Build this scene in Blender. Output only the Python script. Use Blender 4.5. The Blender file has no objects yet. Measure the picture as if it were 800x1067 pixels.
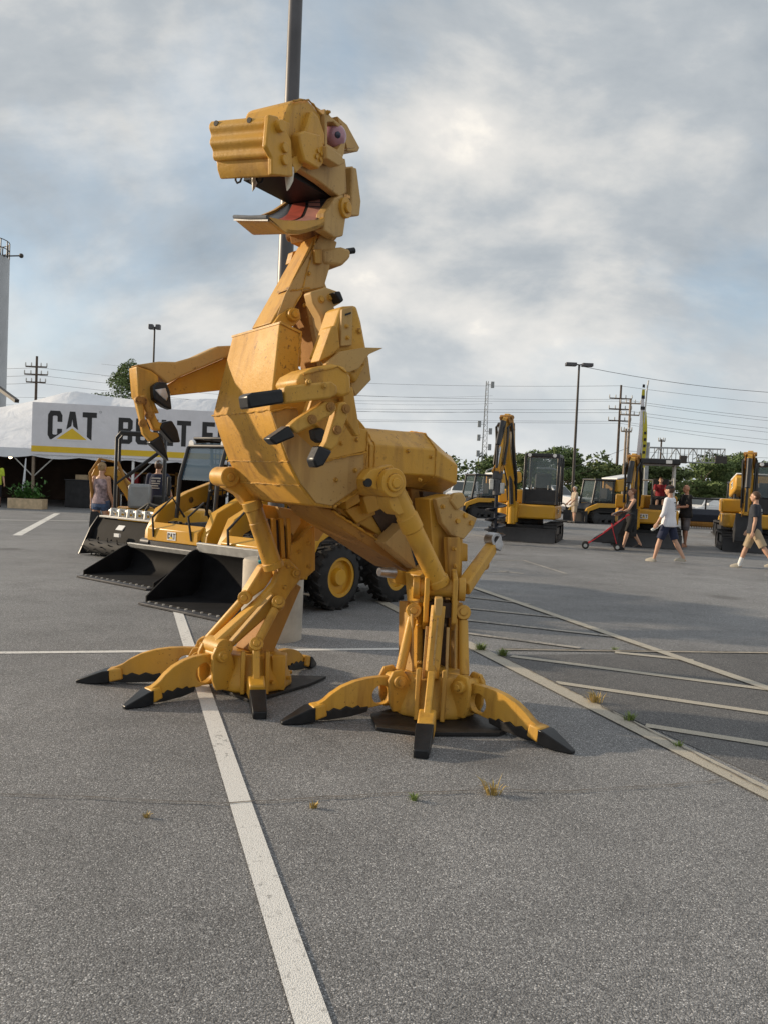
import bpy, bmesh, math, random
from mathutils import Vector, Matrix, Quaternion
R = math.radians
rnd = random.Random(7)
SC = bpy.context.scene
COL = SC.collection
V = Vector

# ---------------------------------------------------------------- camera (the photo is 800 x 1067)
CAM_H, FPX, PITCH, ROLL = 1.58, 850.0, R(2.1), R(2.5)
CP = V((0, 0, CAM_H))
cf = V((0, math.cos(PITCH), -math.sin(PITCH)))
r0, u0 = V((1, 0, 0)), V((0, math.sin(PITCH), math.cos(PITCH)))
cr = r0 * math.cos(ROLL) + u0 * math.sin(ROLL)
cu = u0 * math.cos(ROLL) - r0 * math.sin(ROLL)
cam = bpy.data.objects.new('camera', bpy.data.cameras.new('camera'))
COL.objects.link(cam)
cam.matrix_world = Matrix(((cr.x, cu.x, -cf.x, 0), (cr.y, cu.y, -cf.y, 0), (cr.z, cu.z, -cf.z, CAM_H), (0, 0, 0, 1)))
cam.data.sensor_fit = 'VERTICAL'
cam.data.sensor_height = 36.0
cam.data.lens = FPX / 1067 * 36
cam.data.clip_start, cam.data.clip_end = 0.05, 3000
SC.camera = cam

def ray(u, v):
    return cf + cr * ((u - 400) / FPX) - cu * ((v - 533.5) / FPX)
def P(u, v, d):                      # point at depth d (metres straight ahead)
    r = ray(u, v)
    return CP + r * (d / r.y)
def G(u, v, z=0.0):                  # point on the ground
    r = ray(u, v)
    return CP + r * ((z - CAM_H) / r.z)
class Frame:                         # upright plane family: a = forward, b = to the left side, z = up
    def __init__(s, O, h):
        s.O = V(O); s.h = V((h[0], h[1], 0)).normalized(); s.l = V((-s.h.y, s.h.x, 0))
    def D(s, a, b, z):
        return s.O + s.h * a + s.l * b + V((0, 0, z))
    def px(s, u, v, b):
        r = ray(u, v)
        t = ((s.O - CP).dot(s.l) + b) / r.dot(s.l)
        return CP + r * t
    def az(s, u, v, b):
        p = s.px(u, v, b) - s.O
        return p.dot(s.h), p.z

# ---------------------------------------------------------------- objects
ORG = {}
def prop(o, label=None, cat=None, group=None, kind=None):
    if label: o['label'] = label
    if cat: o['category'] = cat
    if group: o['group'] = group
    if kind: o['kind'] = kind
    return o
def thing(name, label, cat, loc=(0, 0, 0), group=None):
    o = bpy.data.objects.new(name, None)
    o.empty_display_size = 0.2
    COL.objects.link(o); o.location = loc
    ORG[o.name] = V(loc)
    return prop(o, label, cat, group)
def copy_tree(o, parent=None):
    c = o.copy(); COL.objects.link(c)
    if parent: c.parent = parent
    for ch in list(o.children): copy_tree(ch, c)
    return c
def put(o, x, y, rz=0, s=1.0, z=0):
    o.location = (x, y, z); o.rotation_euler = (0, 0, rz); o.scale = (s, s, s)
    return o

class MB:
    """collects solid shapes into one mesh"""
    def __init__(s): s.bm = bmesh.new()
    def _face(s, vs):
        try: return s.bm.faces.new(vs)
        except ValueError: return None
    def prism(s, pts, vec):
        return s.loft([[V(p) for p in pts], [V(p) + V(vec) for p in pts]])
    def loft(s, rings, cap=True, closed=True):
        vr = [[s.bm.verts.new(p) for p in r] for r in rings]
        n = len(vr[0])
        for a, b in zip(vr, vr[1:]):
            for i in range(n if closed else n - 1):
                j = (i + 1) % n
                s._face((a[i], a[j], b[j], b[i]))
        if cap and closed:
            s._face(list(reversed(vr[0]))); s._face(vr[-1])
        return s
    def plate(s, outer, holes, vec):                      # flat plate with holes through it
        vec = V(vec); loops = []; ed = []
        for lp in [outer] + holes:
            vs = [s.bm.verts.new(V(p)) for p in lp]; loops.append(vs)
            for i in range(len(vs)): ed.append(s.bm.edges.new((vs[i], vs[(i + 1) % len(vs)])))
        res = bmesh.ops.triangle_fill(s.bm, edges=ed, use_beauty=True)
        fs = [f for f in res['geom'] if isinstance(f, bmesh.types.BMFace)]
        ex = bmesh.ops.extrude_face_region(s.bm, geom=fs)
        bmesh.ops.translate(s.bm, vec=vec, verts=[g for g in ex['geom'] if isinstance(g, bmesh.types.BMVert)])
        return s
    def box(s, c, h, ax=None):
        c = V(c); ax = ax or (V((1, 0, 0)), V((0, 1, 0)), V((0, 0, 1)))
        x, y, z = ax[0] * h[0], ax[1] * h[1], ax[2] * h[2]
        return s.loft([[c - x - y - z, c + x - y - z, c + x + y - z, c - x + y - z],
                       [c - x - y + z, c + x - y + z, c + x + y + z, c - x + y + z]])
    def bb(s, x0, x1, y0, y1, z0, z1):
        return s.box(((x0 + x1) / 2, (y0 + y1) / 2, (z0 + z1) / 2), ((x1 - x0) / 2, (y1 - y0) / 2, (z1 - z0) / 2))
    def beam(s, p0, p1, w, h, w1=None, h1=None, side=None, ch=0.0):   # w across SIDE, h across the other
        p0, p1 = V(p0), V(p1); d = (p1 - p0).normalized()
        side = V(side) if side is not None else d.cross(V((0, 0, 1)))
        if side.length < 1e-4: side = V((1, 0, 0))
        side = (side - d * side.dot(d)).normalized(); up = side.cross(d)
        rings = []
        for p, a, b in ((p0, w, h), (p1, w1 or w, h1 or h)):
            if ch:
                q = [(1, 1 - ch), (1 - ch, 1), (-1 + ch, 1), (-1, 1 - ch), (-1, -1 + ch), (-1 + ch, -1), (1 - ch, -1), (1, -1 + ch)]
            else: q = [(1, 1), (-1, 1), (-1, -1), (1, -1)]
            rings.append([p + side * (x * a / 2) + up * (y * b / 2) for x, y in q])
        return s.loft(rings)
    def cyl(s, p0, p1, r0, r1=None, n=20, rings=None, cap=True):
        p0, p1 = V(p0), V(p1); d = (p1 - p0); L = d.length; d = d / L
        x = d.orthogonal().normalized(); y = d.cross(x)
        prof = rings or [(0, r0), (1, r0 if r1 is None else r1)]
        return s.loft([[p0 + d * (L * t) + (x * math.cos(2 * math.pi * k / n) + y * math.sin(2 * math.pi * k / n)) * r for k in range(n)] for t, r in prof], cap=cap)
    def ringtube(s, p0, p1, ro, ri, n=24):                # a short pipe
        p0, p1 = V(p0), V(p1); d = (p1 - p0).normalized(); x = d.orthogonal().normalized(); y = d.cross(x)
        c = lambda p, r: [s.bm.verts.new(p + (x * math.cos(2 * math.pi * k / n) + y * math.sin(2 * math.pi * k / n)) * r) for k in range(n)]
        A, B, C, D_ = c(p0, ro), c(p1, ro), c(p1, ri), c(p0, ri)
        for a, b in ((A, B), (B, C), (C, D_), (D_, A)):
            for k in range(n): s._face((a[k], a[(k + 1) % n], b[(k + 1) % n], b[k]))
        return s
    def tube(s, path, r, n=8):
        path = [V(p) for p in path]; rings = []; prev = None
        for i, p in enumerate(path):
            d = (path[min(i + 1, len(path) - 1)] - path[max(i - 1, 0)]).normalized()
            x = d.orthogonal().normalized() if prev is None else (prev - d * prev.dot(d)).normalized()
            prev = x; y = d.cross(x); rr = r[i] if isinstance(r, (list, tuple)) else r
            rings.append([p + (x * math.cos(2 * math.pi * k / n) + y * math.sin(2 * math.pi * k / n)) * rr for k in range(n)])
        return s.loft(rings)
    def ell(s, c, r, n=12, m=8):
        c = V(c); r = V(r) if not isinstance(r, (int, float)) else V((r, r, r))
        res = bmesh.ops.create_uvsphere(s.bm, u_segments=n, v_segments=m, radius=1)
        for v in res['verts']: v.co = V((v.co.x * r.x, v.co.y * r.y, v.co.z * r.z)) + c
        return s
    def hull(s, pts):
        vs = [s.bm.verts.new(V(p)) for p in pts]
        g = bmesh.ops.convex_hull(s.bm, input=vs)
        bmesh.ops.delete(s.bm, geom=[e for e in g['geom_unused'] + g['geom_interior'] if isinstance(e, bmesh.types.BMVert)], context='VERTS')
        return s
    def quad(s, *p):
        s._face([s.bm.verts.new(V(q)) for q in p]); return s
    def build(s, name, m, parent=None, bev=0.0, smooth=True, ang=38, fix=True):
        bm = s.bm
        org = ORG.get(root_name(parent), V((0, 0, 0))) if parent else V((0, 0, 0))
        if fix: bmesh.ops.recalc_face_normals(bm, faces=bm.faces[:])
        if org.length: bmesh.ops.translate(bm, vec=-org, verts=bm.verts[:])
        me = bpy.data.meshes.new(name); bm.to_mesh(me); bm.free()
        me.materials.append(m)
        if smooth:
            me.shade_smooth(); me.set_sharp_from_angle(angle=R(ang))
        o = bpy.data.objects.new(name, me); COL.objects.link(o)
        if parent: o.parent = parent
        if bev:
            b = o.modifiers.new('edge', 'BEVEL'); b.width = bev; b.segments = 2
            b.limit_method = 'ANGLE'; b.angle_limit = R(40); b.harden_normals = False
        return o
def root_name(o):
    while o.parent: o = o.parent
    return o.name
def circ(c, ax, ay, r, n=20):
    return [V(c) + ax * (r * math.cos(2 * math.pi * k / n)) + ay * (r * math.sin(2 * math.pi * k / n)) for k in range(n)]

# ---------------------------------------------------------------- materials
def nodes(name):
    m = bpy.data.materials.new(name); m.use_nodes = True
    nt = m.node_tree; return m, nt, nt.nodes['Principled BSDF']
def noise(nt, scale, detail=4, vec=None, rough=0.55, mapscale=None):
    n = nt.nodes.new('ShaderNodeTexNoise'); n.inputs['Scale'].default_value = scale
    n.inputs['Detail'].default_value = detail; n.inputs['Roughness'].default_value = rough
    if vec is None:
        tc = nt.nodes.new('ShaderNodeTexCoord'); vec = tc.outputs['Object']
    if mapscale:
        mp = nt.nodes.new('ShaderNodeMapping'); mp.inputs['Scale'].default_value = mapscale
        nt.links.new(vec, mp.inputs['Vector']); vec = mp.outputs['Vector']
    nt.links.new(vec, n.inputs['Vector']); return n
def ramp(nt, src, stops):
    r = nt.nodes.new('ShaderNodeValToRGB'); e = r.color_ramp.elements
    while len(e) < len(stops): e.new(0.5)
    for k, (p, c) in enumerate(stops):
        e[k].position = p; e[k].color = (c if isinstance(c, (tuple, list)) else (c, c, c)) [:3] + (1,) if isinstance(c, tuple) else (c, c, c, 1)
    nt.links.new(src, r.inputs['Fac']); return r
def mixc(nt, fac, a, b, mode='MIX'):
    m = nt.nodes.new('ShaderNodeMix'); m.data_type = 'RGBA'; m.blend_type = mode
    for sock, v in ((m.inputs[0], fac), (m.inputs[6], a), (m.inputs[7], b)):
        if hasattr(v, 'is_output'): nt.links.new(v, sock)
        elif isinstance(v, (int, float)): sock.default_value = v
        else: sock.default_value = tuple(v)[:3] + (1,)
    return m.outputs[2]
def bump(nt, bs, h, strength, dist=0.01):
    b = nt.nodes.new('ShaderNodeBump'); b.inputs['Strength'].default_value = strength; b.inputs['Distance'].default_value = dist
    nt.links.new(h, b.inputs['Height']); nt.links.new(b.outputs['Normal'], bs.inputs['Normal'])
def plain(name, c, rough=0.5, metal=0.0, var=0.15, vs=6.0, bmp=0.0, bs_=60, spec=0.5):
    m, nt, bs = nodes(name)
    n = noise(nt, vs, 5)
    dk = tuple(x * (1 - var) for x in c); lt = tuple(min(1, x * (1 + var)) for x in c)
    r = ramp(nt, n.outputs['Fac'], [(0.3, dk), (0.7, lt)])
    nt.links.new(r.outputs['Color'], bs.inputs['Base Color'])
    bs.inputs['Roughness'].default_value = rough; bs.inputs['Metallic'].default_value = metal
    bs.inputs['Specular IOR Level'].default_value = spec
    if bmp: bump(nt, bs, noise(nt, bs_, 4).outputs['Fac'], bmp, 0.005)
    return m
def paint(name, c, worn, dirt, rough=0.45, rust=0.62, bmp=0.15, runk=0.8, run0=0.55, wear=0.0):
    """weathered paint: faded patches, thin vertical dirt runs, small rust specks"""
    m, nt, bs = nodes(name)
    fade = noise(nt, 2.2, 6)
    c1 = mixc(nt, ramp(nt, fade.outputs['Fac'], [(0.35, 0.0), (0.68, 1.0)]).outputs['Color'], c, worn)
    runs = noise(nt, 9.0, 5, mapscale=(1.0, 1.0, 0.12))
    big = noise(nt, 1.1, 3)
    run_m = nt.nodes.new('ShaderNodeMath'); run_m.operation = 'MULTIPLY'
    nt.links.new(ramp(nt, runs.outputs['Fac'], [(run0, 0.0), (run0 + 0.17, runk)]).outputs['Color'], run_m.inputs[0])
    nt.links.new(ramp(nt, big.outputs['Fac'], [(0.42, 0.15), (0.6, 1.0)]).outputs['Color'], run_m.inputs[1])
    c2 = mixc(nt, run_m.outputs[0], c1, dirt)
    fine = noise(nt, 38.0, 6, rough=0.7)
    spot = ramp(nt, fine.outputs['Fac'], [(rust, 0.0), (rust + 0.05, 0.85)])
    patch = ramp(nt, noise(nt, 3.0, 4).outputs['Fac'], [(0.48, 0.0), (0.62, 1.0)])
    sm = nt.nodes.new('ShaderNodeMath'); sm.operation = 'MULTIPLY'
    nt.links.new(spot.outputs['Color'], sm.inputs[0]); nt.links.new(patch.outputs['Color'], sm.inputs[1])
    c3 = mixc(nt, sm.outputs[0], c2, (0.10, 0.035, 0.012))
    chip = noise(nt, 95.0, 4, rough=.75); cm = nt.nodes.new('ShaderNodeMath'); cm.operation = 'MULTIPLY'     # small chips down to dark steel
    nt.links.new(ramp(nt, chip.outputs['Fac'], [(rust + .06, 0.0), (rust + .09, .8)]).outputs['Color'], cm.inputs[0])
    nt.links.new(ramp(nt, noise(nt, 1.7, 4).outputs['Fac'], [(0.5, 0.0), (0.6, 1.0)]).outputs['Color'], cm.inputs[1])
    c3 = mixc(nt, cm.outputs[0], c3, (0.05, 0.032, 0.02))
    if wear:                                                  # paint rubbed off along the edges
        bv = nt.nodes.new('ShaderNodeBevel'); bv.samples = 4; bv.inputs['Radius'].default_value = 0.014
        ge = nt.nodes.new('ShaderNodeNewGeometry'); dt = nt.nodes.new('ShaderNodeVectorMath'); dt.operation = 'DOT_PRODUCT'
        nt.links.new(bv.outputs['Normal'], dt.inputs[0]); nt.links.new(ge.outputs['Normal'], dt.inputs[1])
        em = ramp(nt, dt.outputs['Value'], [(0.80, 1.0), (0.97, 0.0)])
        eb = ramp(nt, noise(nt, 22.0, 5, rough=.7).outputs['Fac'], [(0.46, 0.0), (0.62, 1.0)])
        m2 = nt.nodes.new('ShaderNodeMath'); m2.operation = 'MULTIPLY'
        nt.links.new(em.outputs['Color'], m2.inputs[0]); nt.links.new(eb.outputs['Color'], m2.inputs[1])
        m3 = nt.nodes.new('ShaderNodeMath'); m3.operation = 'MULTIPLY'; m3.inputs[1].default_value = wear; nt.links.new(m2.outputs[0], m3.inputs[0])
        c3 = mixc(nt, m3.outputs[0], c3, (0.13, 0.065, 0.03))
    nt.links.new(c3, bs.inputs['Base Color'])
    rr = ramp(nt, fade.outputs['Fac'], [(0.3, rough - 0.1), (0.7, rough + 0.15)])
    nt.links.new(rr.outputs['Color'], bs.inputs['Roughness'])
    mx = nt.nodes.new('ShaderNodeMath'); mx.operation = 'ADD'
    nt.links.new(fine.outputs['Fac'], mx.inputs[0]); nt.links.new(noise(nt, 6, 3).outputs['Fac'], mx.inputs[1])
    bs.inputs['Specular IOR Level'].default_value = 0.4
    bump(nt, bs, mx.outputs[0], bmp, 0.012)
    return m
M = {}
M['dino'] = paint('faded_gold_paint', (0.62, 0.320, 0.031), (0.53, 0.300, 0.058), (0.25, 0.110, 0.024), rust=0.60, bmp=0.20, run0=0.50, rough=.44, wear=.9)
M['dino_dirty'] = paint('stained_gold_paint', (0.61, 0.312, 0.030), (0.51, 0.268, 0.044), (0.27, 0.120, 0.026), rust=0.565, bmp=0.25, runk=0.65, run0=0.52, rough=.55, wear=.8)
M['dino_pale'] = paint('pale_ochre_paint', (0.52, 0.315, 0.095), (0.49, 0.315, 0.125), (0.24, 0.12, 0.035), rust=0.60, bmp=0.2, run0=0.52, rough=.55, wear=.8)
M['dino_rust'] = paint('rusty_brown_steel', (0.42, 0.205, 0.035), (0.32, 0.16, 0.045), (0.08, 0.03, 0.012), rough=0.7, rust=0.55)
M['tip'] = plain('black_claw_steel', (0.011, 0.012, 0.014), 0.36, 0.3, 0.35, 14, 0.2, 40)
M['wear'] = plain('worn_black_wear_bar', (0.012, 0.011, 0.011), 0.55, 0.1, 0.4, 18, 0.5, 30)
M['silver'] = plain('worn_bare_steel', (0.42, 0.42, 0.43), 0.35, 0.85, 0.4, 9, 0.2, 50)
M['tongue'] = plain('red_tongue_paint', (0.62, 0.13, 0.09), 0.45, 0, 0.2, 8, 0.1)
M['tongue_pink'] = plain('pink_tongue_paint', (0.62, 0.30, 0.25), 0.45, 0, 0.15, 8, 0.1)
M['mouth'] = plain('dark_mouth_paint', (0.05, 0.055, 0.065), 0.4, 0, 0.3, 8, 0.15)
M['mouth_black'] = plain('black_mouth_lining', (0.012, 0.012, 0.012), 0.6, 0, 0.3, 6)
M['tooth'] = plain('bone_white_tooth', (0.62, 0.58, 0.48), 0.4, 0, 0.2, 20)
M['eye'] = plain('mauve_eye_enamel', (0.42, 0.22, 0.27), 0.12, 0, 0.12, 20)
M['iris'] = plain('dark_blue_iris', (0.035, 0.04, 0.07), 0.12, 0, 0.3, 30)
M['yel'] = paint('machine_yellow_paint', (0.60, 0.31, 0.020), (0.54, 0.29, 0.038), (0.42, 0.22, 0.05), rough=0.35, rust=0.72, bmp=0.03)
M['blk'] = plain('satin_black_paint', (0.016, 0.016, 0.018), 0.4, 0, 0.3, 6, 0.05)
M['blk_matt'] = plain('matt_black_plate', (0.020, 0.020, 0.022), 0.65, 0, 0.4, 5, 0.1)
M['rub'] = plain('tyre_rubber', (0.018, 0.017, 0.017), 0.8, 0, 0.4, 12, 0.2)
M['dkgrey'] = plain('dark_grey_steel', (0.06, 0.06, 0.065), 0.5, 0.3, 0.3, 8)
M['ltgrey'] = plain('primed_steel_edge', (0.50, 0.49, 0.46), 0.45, 0.2, 0.2, 8)
M['white'] = plain('white_gloss_paint', (0.78, 0.78, 0.77), 0.3, 0, 0.04, 4)
M['vinyl'] = plain('white_tent_vinyl', (0.74, 0.76, 0.80), 0.5, 0, 0.07, 1.2, 0.15, 5)
M['ban'] = plain('banner_white', (0.72, 0.71, 0.74), 0.5, 0, 0.06, 2.0)
M['ban_y'] = plain('banner_yellow', (0.75, 0.50, 0.02), 0.5, 0, 0.06, 2.0)
M['letter'] = plain('lettering_black', (0.014, 0.013, 0.014), 0.5, 0, 0.2, 4)
M['wood'] = plain('planed_pine', (0.56, 0.42, 0.26), 0.6, 0, 0.2, 7, 0.1)
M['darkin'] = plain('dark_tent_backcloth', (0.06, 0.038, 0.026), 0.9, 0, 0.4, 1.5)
M['pole'] = plain('bronze_grey_pole', (0.085, 0.083, 0.088), 0.42, 0.35, 0.2, 3)
M['pole_dk'] = plain('dark_bronze_pole', (0.05, 0.042, 0.036), 0.5, 0.2, 0.2, 3)
M['tim'] = plain('weathered_timber_pole', (0.10, 0.075, 0.058), 0.85, 0, 0.3, 4)
M['tim_lt'] = plain('pale_timber_pole', (0.27, 0.21, 0.155), 0.85, 0, 0.25, 4)
M['galv'] = plain('galvanised_steel', (0.30, 0.31, 0.31), 0.5, 0.4, 0.2, 3)
M['silo'] = plain('pale_silo_steel', (0.46, 0.48, 0.50), 0.5, 0.1, 0.12, .6)
M['wire'] = plain('cable_black', (0.03, 0.03, 0.032), 0.6)
M['leafp'] = plain('planter_leaf', (0.06, 0.16, 0.03), 0.55, 0, 0.5, 14)
M['weed'] = plain('weed_green', (0.16, 0.22, 0.05), 0.6, 0, 0.5, 20)
M['straw'] = plain('dry_weed', (0.42, 0.30, 0.09), 0.7, 0, 0.4, 20)
M['chrome'] = plain('chrome', (0.6, 0.6, 0.6), 0.15, 1.0, 0.1)
M['hose'] = plain('hydraulic_hose', (0.015, 0.015, 0.015), 0.55)
M['red'] = plain('red_paint', (0.50, 0.02, 0.03), 0.4, 0, 0.1)
M['bkt'] = plain('black_bucket_paint', (0.006, 0.006, 0.007), 0.75, 0, 0.5, 5, 0.15, 25, 0.15)
M['blue'] = plain('deep_blue_paint', (0.012, 0.015, 0.026), 0.35, 0.2, 0.3, 8)
def glass(name, c, al=0.35, rough=0.05):
    m, nt, bs = nodes(name)
    bs.inputs['Base Color'].default_value = c + (1,); bs.inputs['Roughness'].default_value = rough
    bs.inputs['Alpha'].default_value = al; bs.inputs['Specular IOR Level'].default_value = 0.8
    return m
M['glass'] = glass('cab_glass', (0.10, 0.14, 0.15), 0.45)
M['glass_blue'] = glass('blue_tinted_canopy', (0.05, 0.09, 0.13), 0.62)
M['glass_dk'] = glass('dark_car_glass', (0.03, 0.04, 0.045), 0.92)
def leaf(name, a, b, sc=0.35):
    m, nt, bs = nodes(name)
    n = noise(nt, sc, 4); n2 = noise(nt, 9.0, 2)
    c = ramp(nt, n.outputs['Fac'], [(0.35, a), (0.65, b)]).outputs['Color']
    c = mixc(nt, 0.35, c, ramp(nt, n2.outputs['Fac'], [(0.3, tuple(x * .5 for x in a)), (0.7, tuple(x * 1.5 for x in b))]).outputs['Color'])
    nt.links.new(c, bs.inputs['Base Color']); bs.inputs['Roughness'].default_value = 0.7
    bs.inputs['Specular IOR Level'].default_value = 0.25
    return m
M['leaf_a'] = leaf('treeline_foliage', (0.062, 0.095, 0.036), (0.125, 0.160, 0.058), 0.12)
M['leaf_b'] = leaf('bright_foliage', (0.075, 0.120, 0.045), (0.150, 0.200, 0.075), 0.5)
M['bark'] = plain('bark', (0.09, 0.065, 0.05), 0.9, 0, 0.3, 6)

def wrinkle(m, scale, st, dist, mapscale):
    nt = m.node_tree; bs = nt.nodes['Principled BSDF']
    for l in list(bs.inputs['Normal'].links): nt.links.remove(l)
    n = noise(nt, scale, 4, None, .5, mapscale); n.inputs['Distortion'].default_value = .6
    bump(nt, bs, n.outputs['Fac'], st, dist)
wrinkle(M['ban'], 1.4, .5, .12, (1, 1, .5)); wrinkle(M['vinyl'], 1.1, .55, .15, (1, 1, .6))
# ================================================================ SETTING
def asphalt(name, lo, hi):
    m, nt, bs = nodes(name)
    tc = nt.nodes.new('ShaderNodeTexCoord'); o = tc.outputs['Object']
    vo = nt.nodes.new('ShaderNodeTexVoronoi'); vo.inputs['Scale'].default_value = 190; nt.links.new(o, vo.inputs['Vector'])
    sep = nt.nodes.new('ShaderNodeSeparateColor'); nt.links.new(vo.outputs['Color'], sep.inputs[0])
    stone = ramp(nt, sep.outputs[0], [(0.0, lo), (0.55, tuple((a + b) / 2 for a, b in zip(lo, hi))), (0.9, hi), (1.0, tuple(x * 1.9 for x in hi))]).outputs['Color']
    gap = ramp(nt, vo.outputs['Distance'], [(0.35, 1.0), (0.85, 0.42)]).outputs['Color']
    c = mixc(nt, 1.0, stone, gap, 'MULTIPLY')
    big = ramp(nt, noise(nt, 0.22, 6, o).outputs['Fac'], [(0.35, 0.80), (0.65, 1.15)]).outputs['Color']
    c = mixc(nt, 1.0, c, big, 'MULTIPLY')
    mid = ramp(nt, noise(nt, 1.6, 5, o, 0.65).outputs['Fac'], [(0.30, 0.82), (0.5, 1.0), (0.72, 1.10)]).outputs['Color']
    c = mixc(nt, 1.0, c, mid, 'MULTIPLY')
    st = ramp(nt, noise(nt, 0.9, 3, o, 0.5, (0.35, 1.0, 1.0)).outputs['Fac'], [(0.66, 0.0), (0.78, 0.5)]).outputs['Color']
    c = mixc(nt, st, c, (0.06, 0.058, 0.056))
    oil = nt.nodes.new('ShaderNodeTexVoronoi'); oil.inputs['Scale'].default_value = 0.55
    wv = mixc(nt, 0.12, o, noise(nt, 3.0, 4, o).outputs['Color']); nt.links.new(wv, oil.inputs['Vector'])
    spot = ramp(nt, oil.outputs['Distance'], [(0.06, 0.55), (0.17, 0.0)]).outputs['Color']
    gain = mixc(nt, spot, c, (0.07, 0.067, 0.066))
    nt.links.new(gain, bs.inputs['Base Color'])
    bs.inputs['Roughness'].default_value = 0.75; bs.inputs['Specular IOR Level'].default_value = 0.35
    hh = nt.nodes.new('ShaderNodeMath'); hh.operation = 'ADD'
    nt.links.new(gap, hh.inputs[0]); nt.links.new(noise(nt, 160, 3, o).outputs['Fac'], hh.inputs[1])
    bump(nt, bs, hh.outputs[0], 0.55, 0.006)
    return m
M['asph'] = asphalt('parking_lot_asphalt', (0.150, 0.152, 0.158), (0.370, 0.370, 0.372))
M['asph_d'] = asphalt('older_asphalt', (0.090, 0.090, 0.093), (0.215, 0.212, 0.211))
def line_mat(name, c, wear):
    m, nt, bs = nodes(name)
    tc = nt.nodes.new('ShaderNodeTexCoord'); o = tc.outputs['Object']
    vo = nt.nodes.new('ShaderNodeTexVoronoi'); vo.inputs['Scale'].default_value = 190; nt.links.new(o, vo.inputs['Vector'])
    f = noise(nt, 26, 7, o, 0.7); w = noise(nt, 1.7, 4, o)
    ad = nt.nodes.new('ShaderNodeMath'); ad.operation = 'MULTIPLY_ADD'; ad.inputs[1].default_value = 0.55
    nt.links.new(w.outputs['Fac'], ad.inputs[0]); nt.links.new(f.outputs['Fac'], ad.inputs[2])
    k = ramp(nt, ad.outputs[0], [(wear, 0.0), (wear + 0.14, 1.0)]).outputs['Color']
    cc = mixc(nt, k, c, (0.17, 0.165, 0.16))
    cc = mixc(nt, 1.0, cc, ramp(nt, vo.outputs['Distance'], [(0.3, 1.0), (0.8, 0.62)]).outputs['Color'], 'MULTIPLY')
    nt.links.new(cc, bs.inputs['Base Color']); bs.inputs['Roughness'].default_value = 0.7
    bump(nt, bs, vo.outputs['Distance'], 0.4, 0.004)
    return m
M['line_w'] = line_mat('white_line_paint', (0.80, 0.79, 0.76), 0.86)
M['line_b'] = line_mat('beige_line_paint', (0.50, 0.46, 0.38), 0.90)
M['line_f'] = line_mat('faded_line_paint', (0.44, 0.41, 0.36), 0.76)
M['crack'] = plain('crack_filler', (0.125, 0.110, 0.095), 0.9, 0, 0.5, 30, 0.4)
M['crack_l'] = plain('pale_concrete_joint', (0.36, 0.32, 0.26), 0.85, 0, 0.2, 20, 0.3)

def sheet(name, m, pts, z, kind='structure'):
    b = MB(); b._face([b.bm.verts.new((p.x, p.y, z)) for p in pts])
    o = b.build(name, m, smooth=False, fix=False)
    if o.data.polygons[0].normal.z < 0: o.data.flip_normals()
    return prop(o, kind=kind)
g = MB(); g._face([g.bm.verts.new(p) for p in ((-900, -60, 0), (900, -60, 0), (900, 1500, 0), (-900, 1500, 0))])
prop(g.build('parking_lot', M['asph'], smooth=False), kind='structure')

def stripe(name, m, a, b, w, z=0.004, w1=None):
    """painted stripe between two ground points"""
    a, b = V((a.x, a.y, 0)), V((b.x, b.y, 0)); n = (b - a).normalized().cross(V((0, 0, 1)))
    w1 = w1 or w
    return sheet(name, m, [a - n * w / 2, a + n * w / 2, b + n * w1 / 2, b - n * w1 / 2], z)
# older, darker asphalt behind the beige strip
sheet('asphalt_patch', M['asph_d'], [G(512, 683), G(660, 681.5), G(860, 680), G(1000, 850), G(860, 842)], 0.004)
# long white bay line running to the camera
a, b = G(183, 630), G(326, 1067); d = (b - a).normalized()
stripe('painted_line', M['line_w'], a, b + d * 1.5, 0.105, 0.008)
# cross line
stripe('painted_line', M['line_w'], G(-150, 682), G(460, 676), 0.085, 0.004)
stripe('pavement_joint', M['crack_l'], G(520, 677.5), G(1000, 684), 0.05, 0.012)
# far white lines
stripe('painted_line', M['line_w'], G(18, 558), G(60, 535), 0.20)
stripe('painted_line', M['line_w'], G(-60, 541), G(92, 543), 0.12)
for p, q, w in (((620, 551), (700, 558), .14), ((690, 556), (765, 562), .14), ((486, 556), (512, 561), .14), ((580, 566), (640, 573), .14),
                ((575, 551), (640, 556), .14), ((705, 546), (800, 556), .14), ((700, 575), (770, 583), .10), ((640, 576), (700, 581), .10), ((486, 544), (520, 548), .14)):
    stripe('painted_line', M['line_f'], G(*p), G(*q), w)
# beige curb-flush strip and the hatched no-parking area beyond it
a, b = G(397, 627), G(808, 832)
stripe('painted_line', M['line_b'], a, b + (b - a).normalized() * 1.2, 0.15, 0.010)
stripe('painted_line', M['line_b'], G(488, 611), G(830, 729), 0.12, 0.014)
for p, q in (((672, 757), (850, 785)), ((578, 712), (850, 752)), ((532, 684.5), (850, 726)), ((640, 680.5), (722, 689)),
             ((482, 660), (604, 676)), ((480, 646), (640, 664)), ((482, 634), (592, 645)), ((482, 622), (552, 630))):
    stripe('painted_line', M['line_b'] if p[1] > 670 else M['line_f'], G(*p), G(*q), 0.095, 0.010)
for p, q in (((486, 584), (545, 584)), ((545, 584), (590, 598)), ((520, 595), (545, 598)), ((486, 597), (530, 596))):
    stripe('painted_line', M['line_f'], G(*p), G(*q), 0.07, 0.004)
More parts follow.
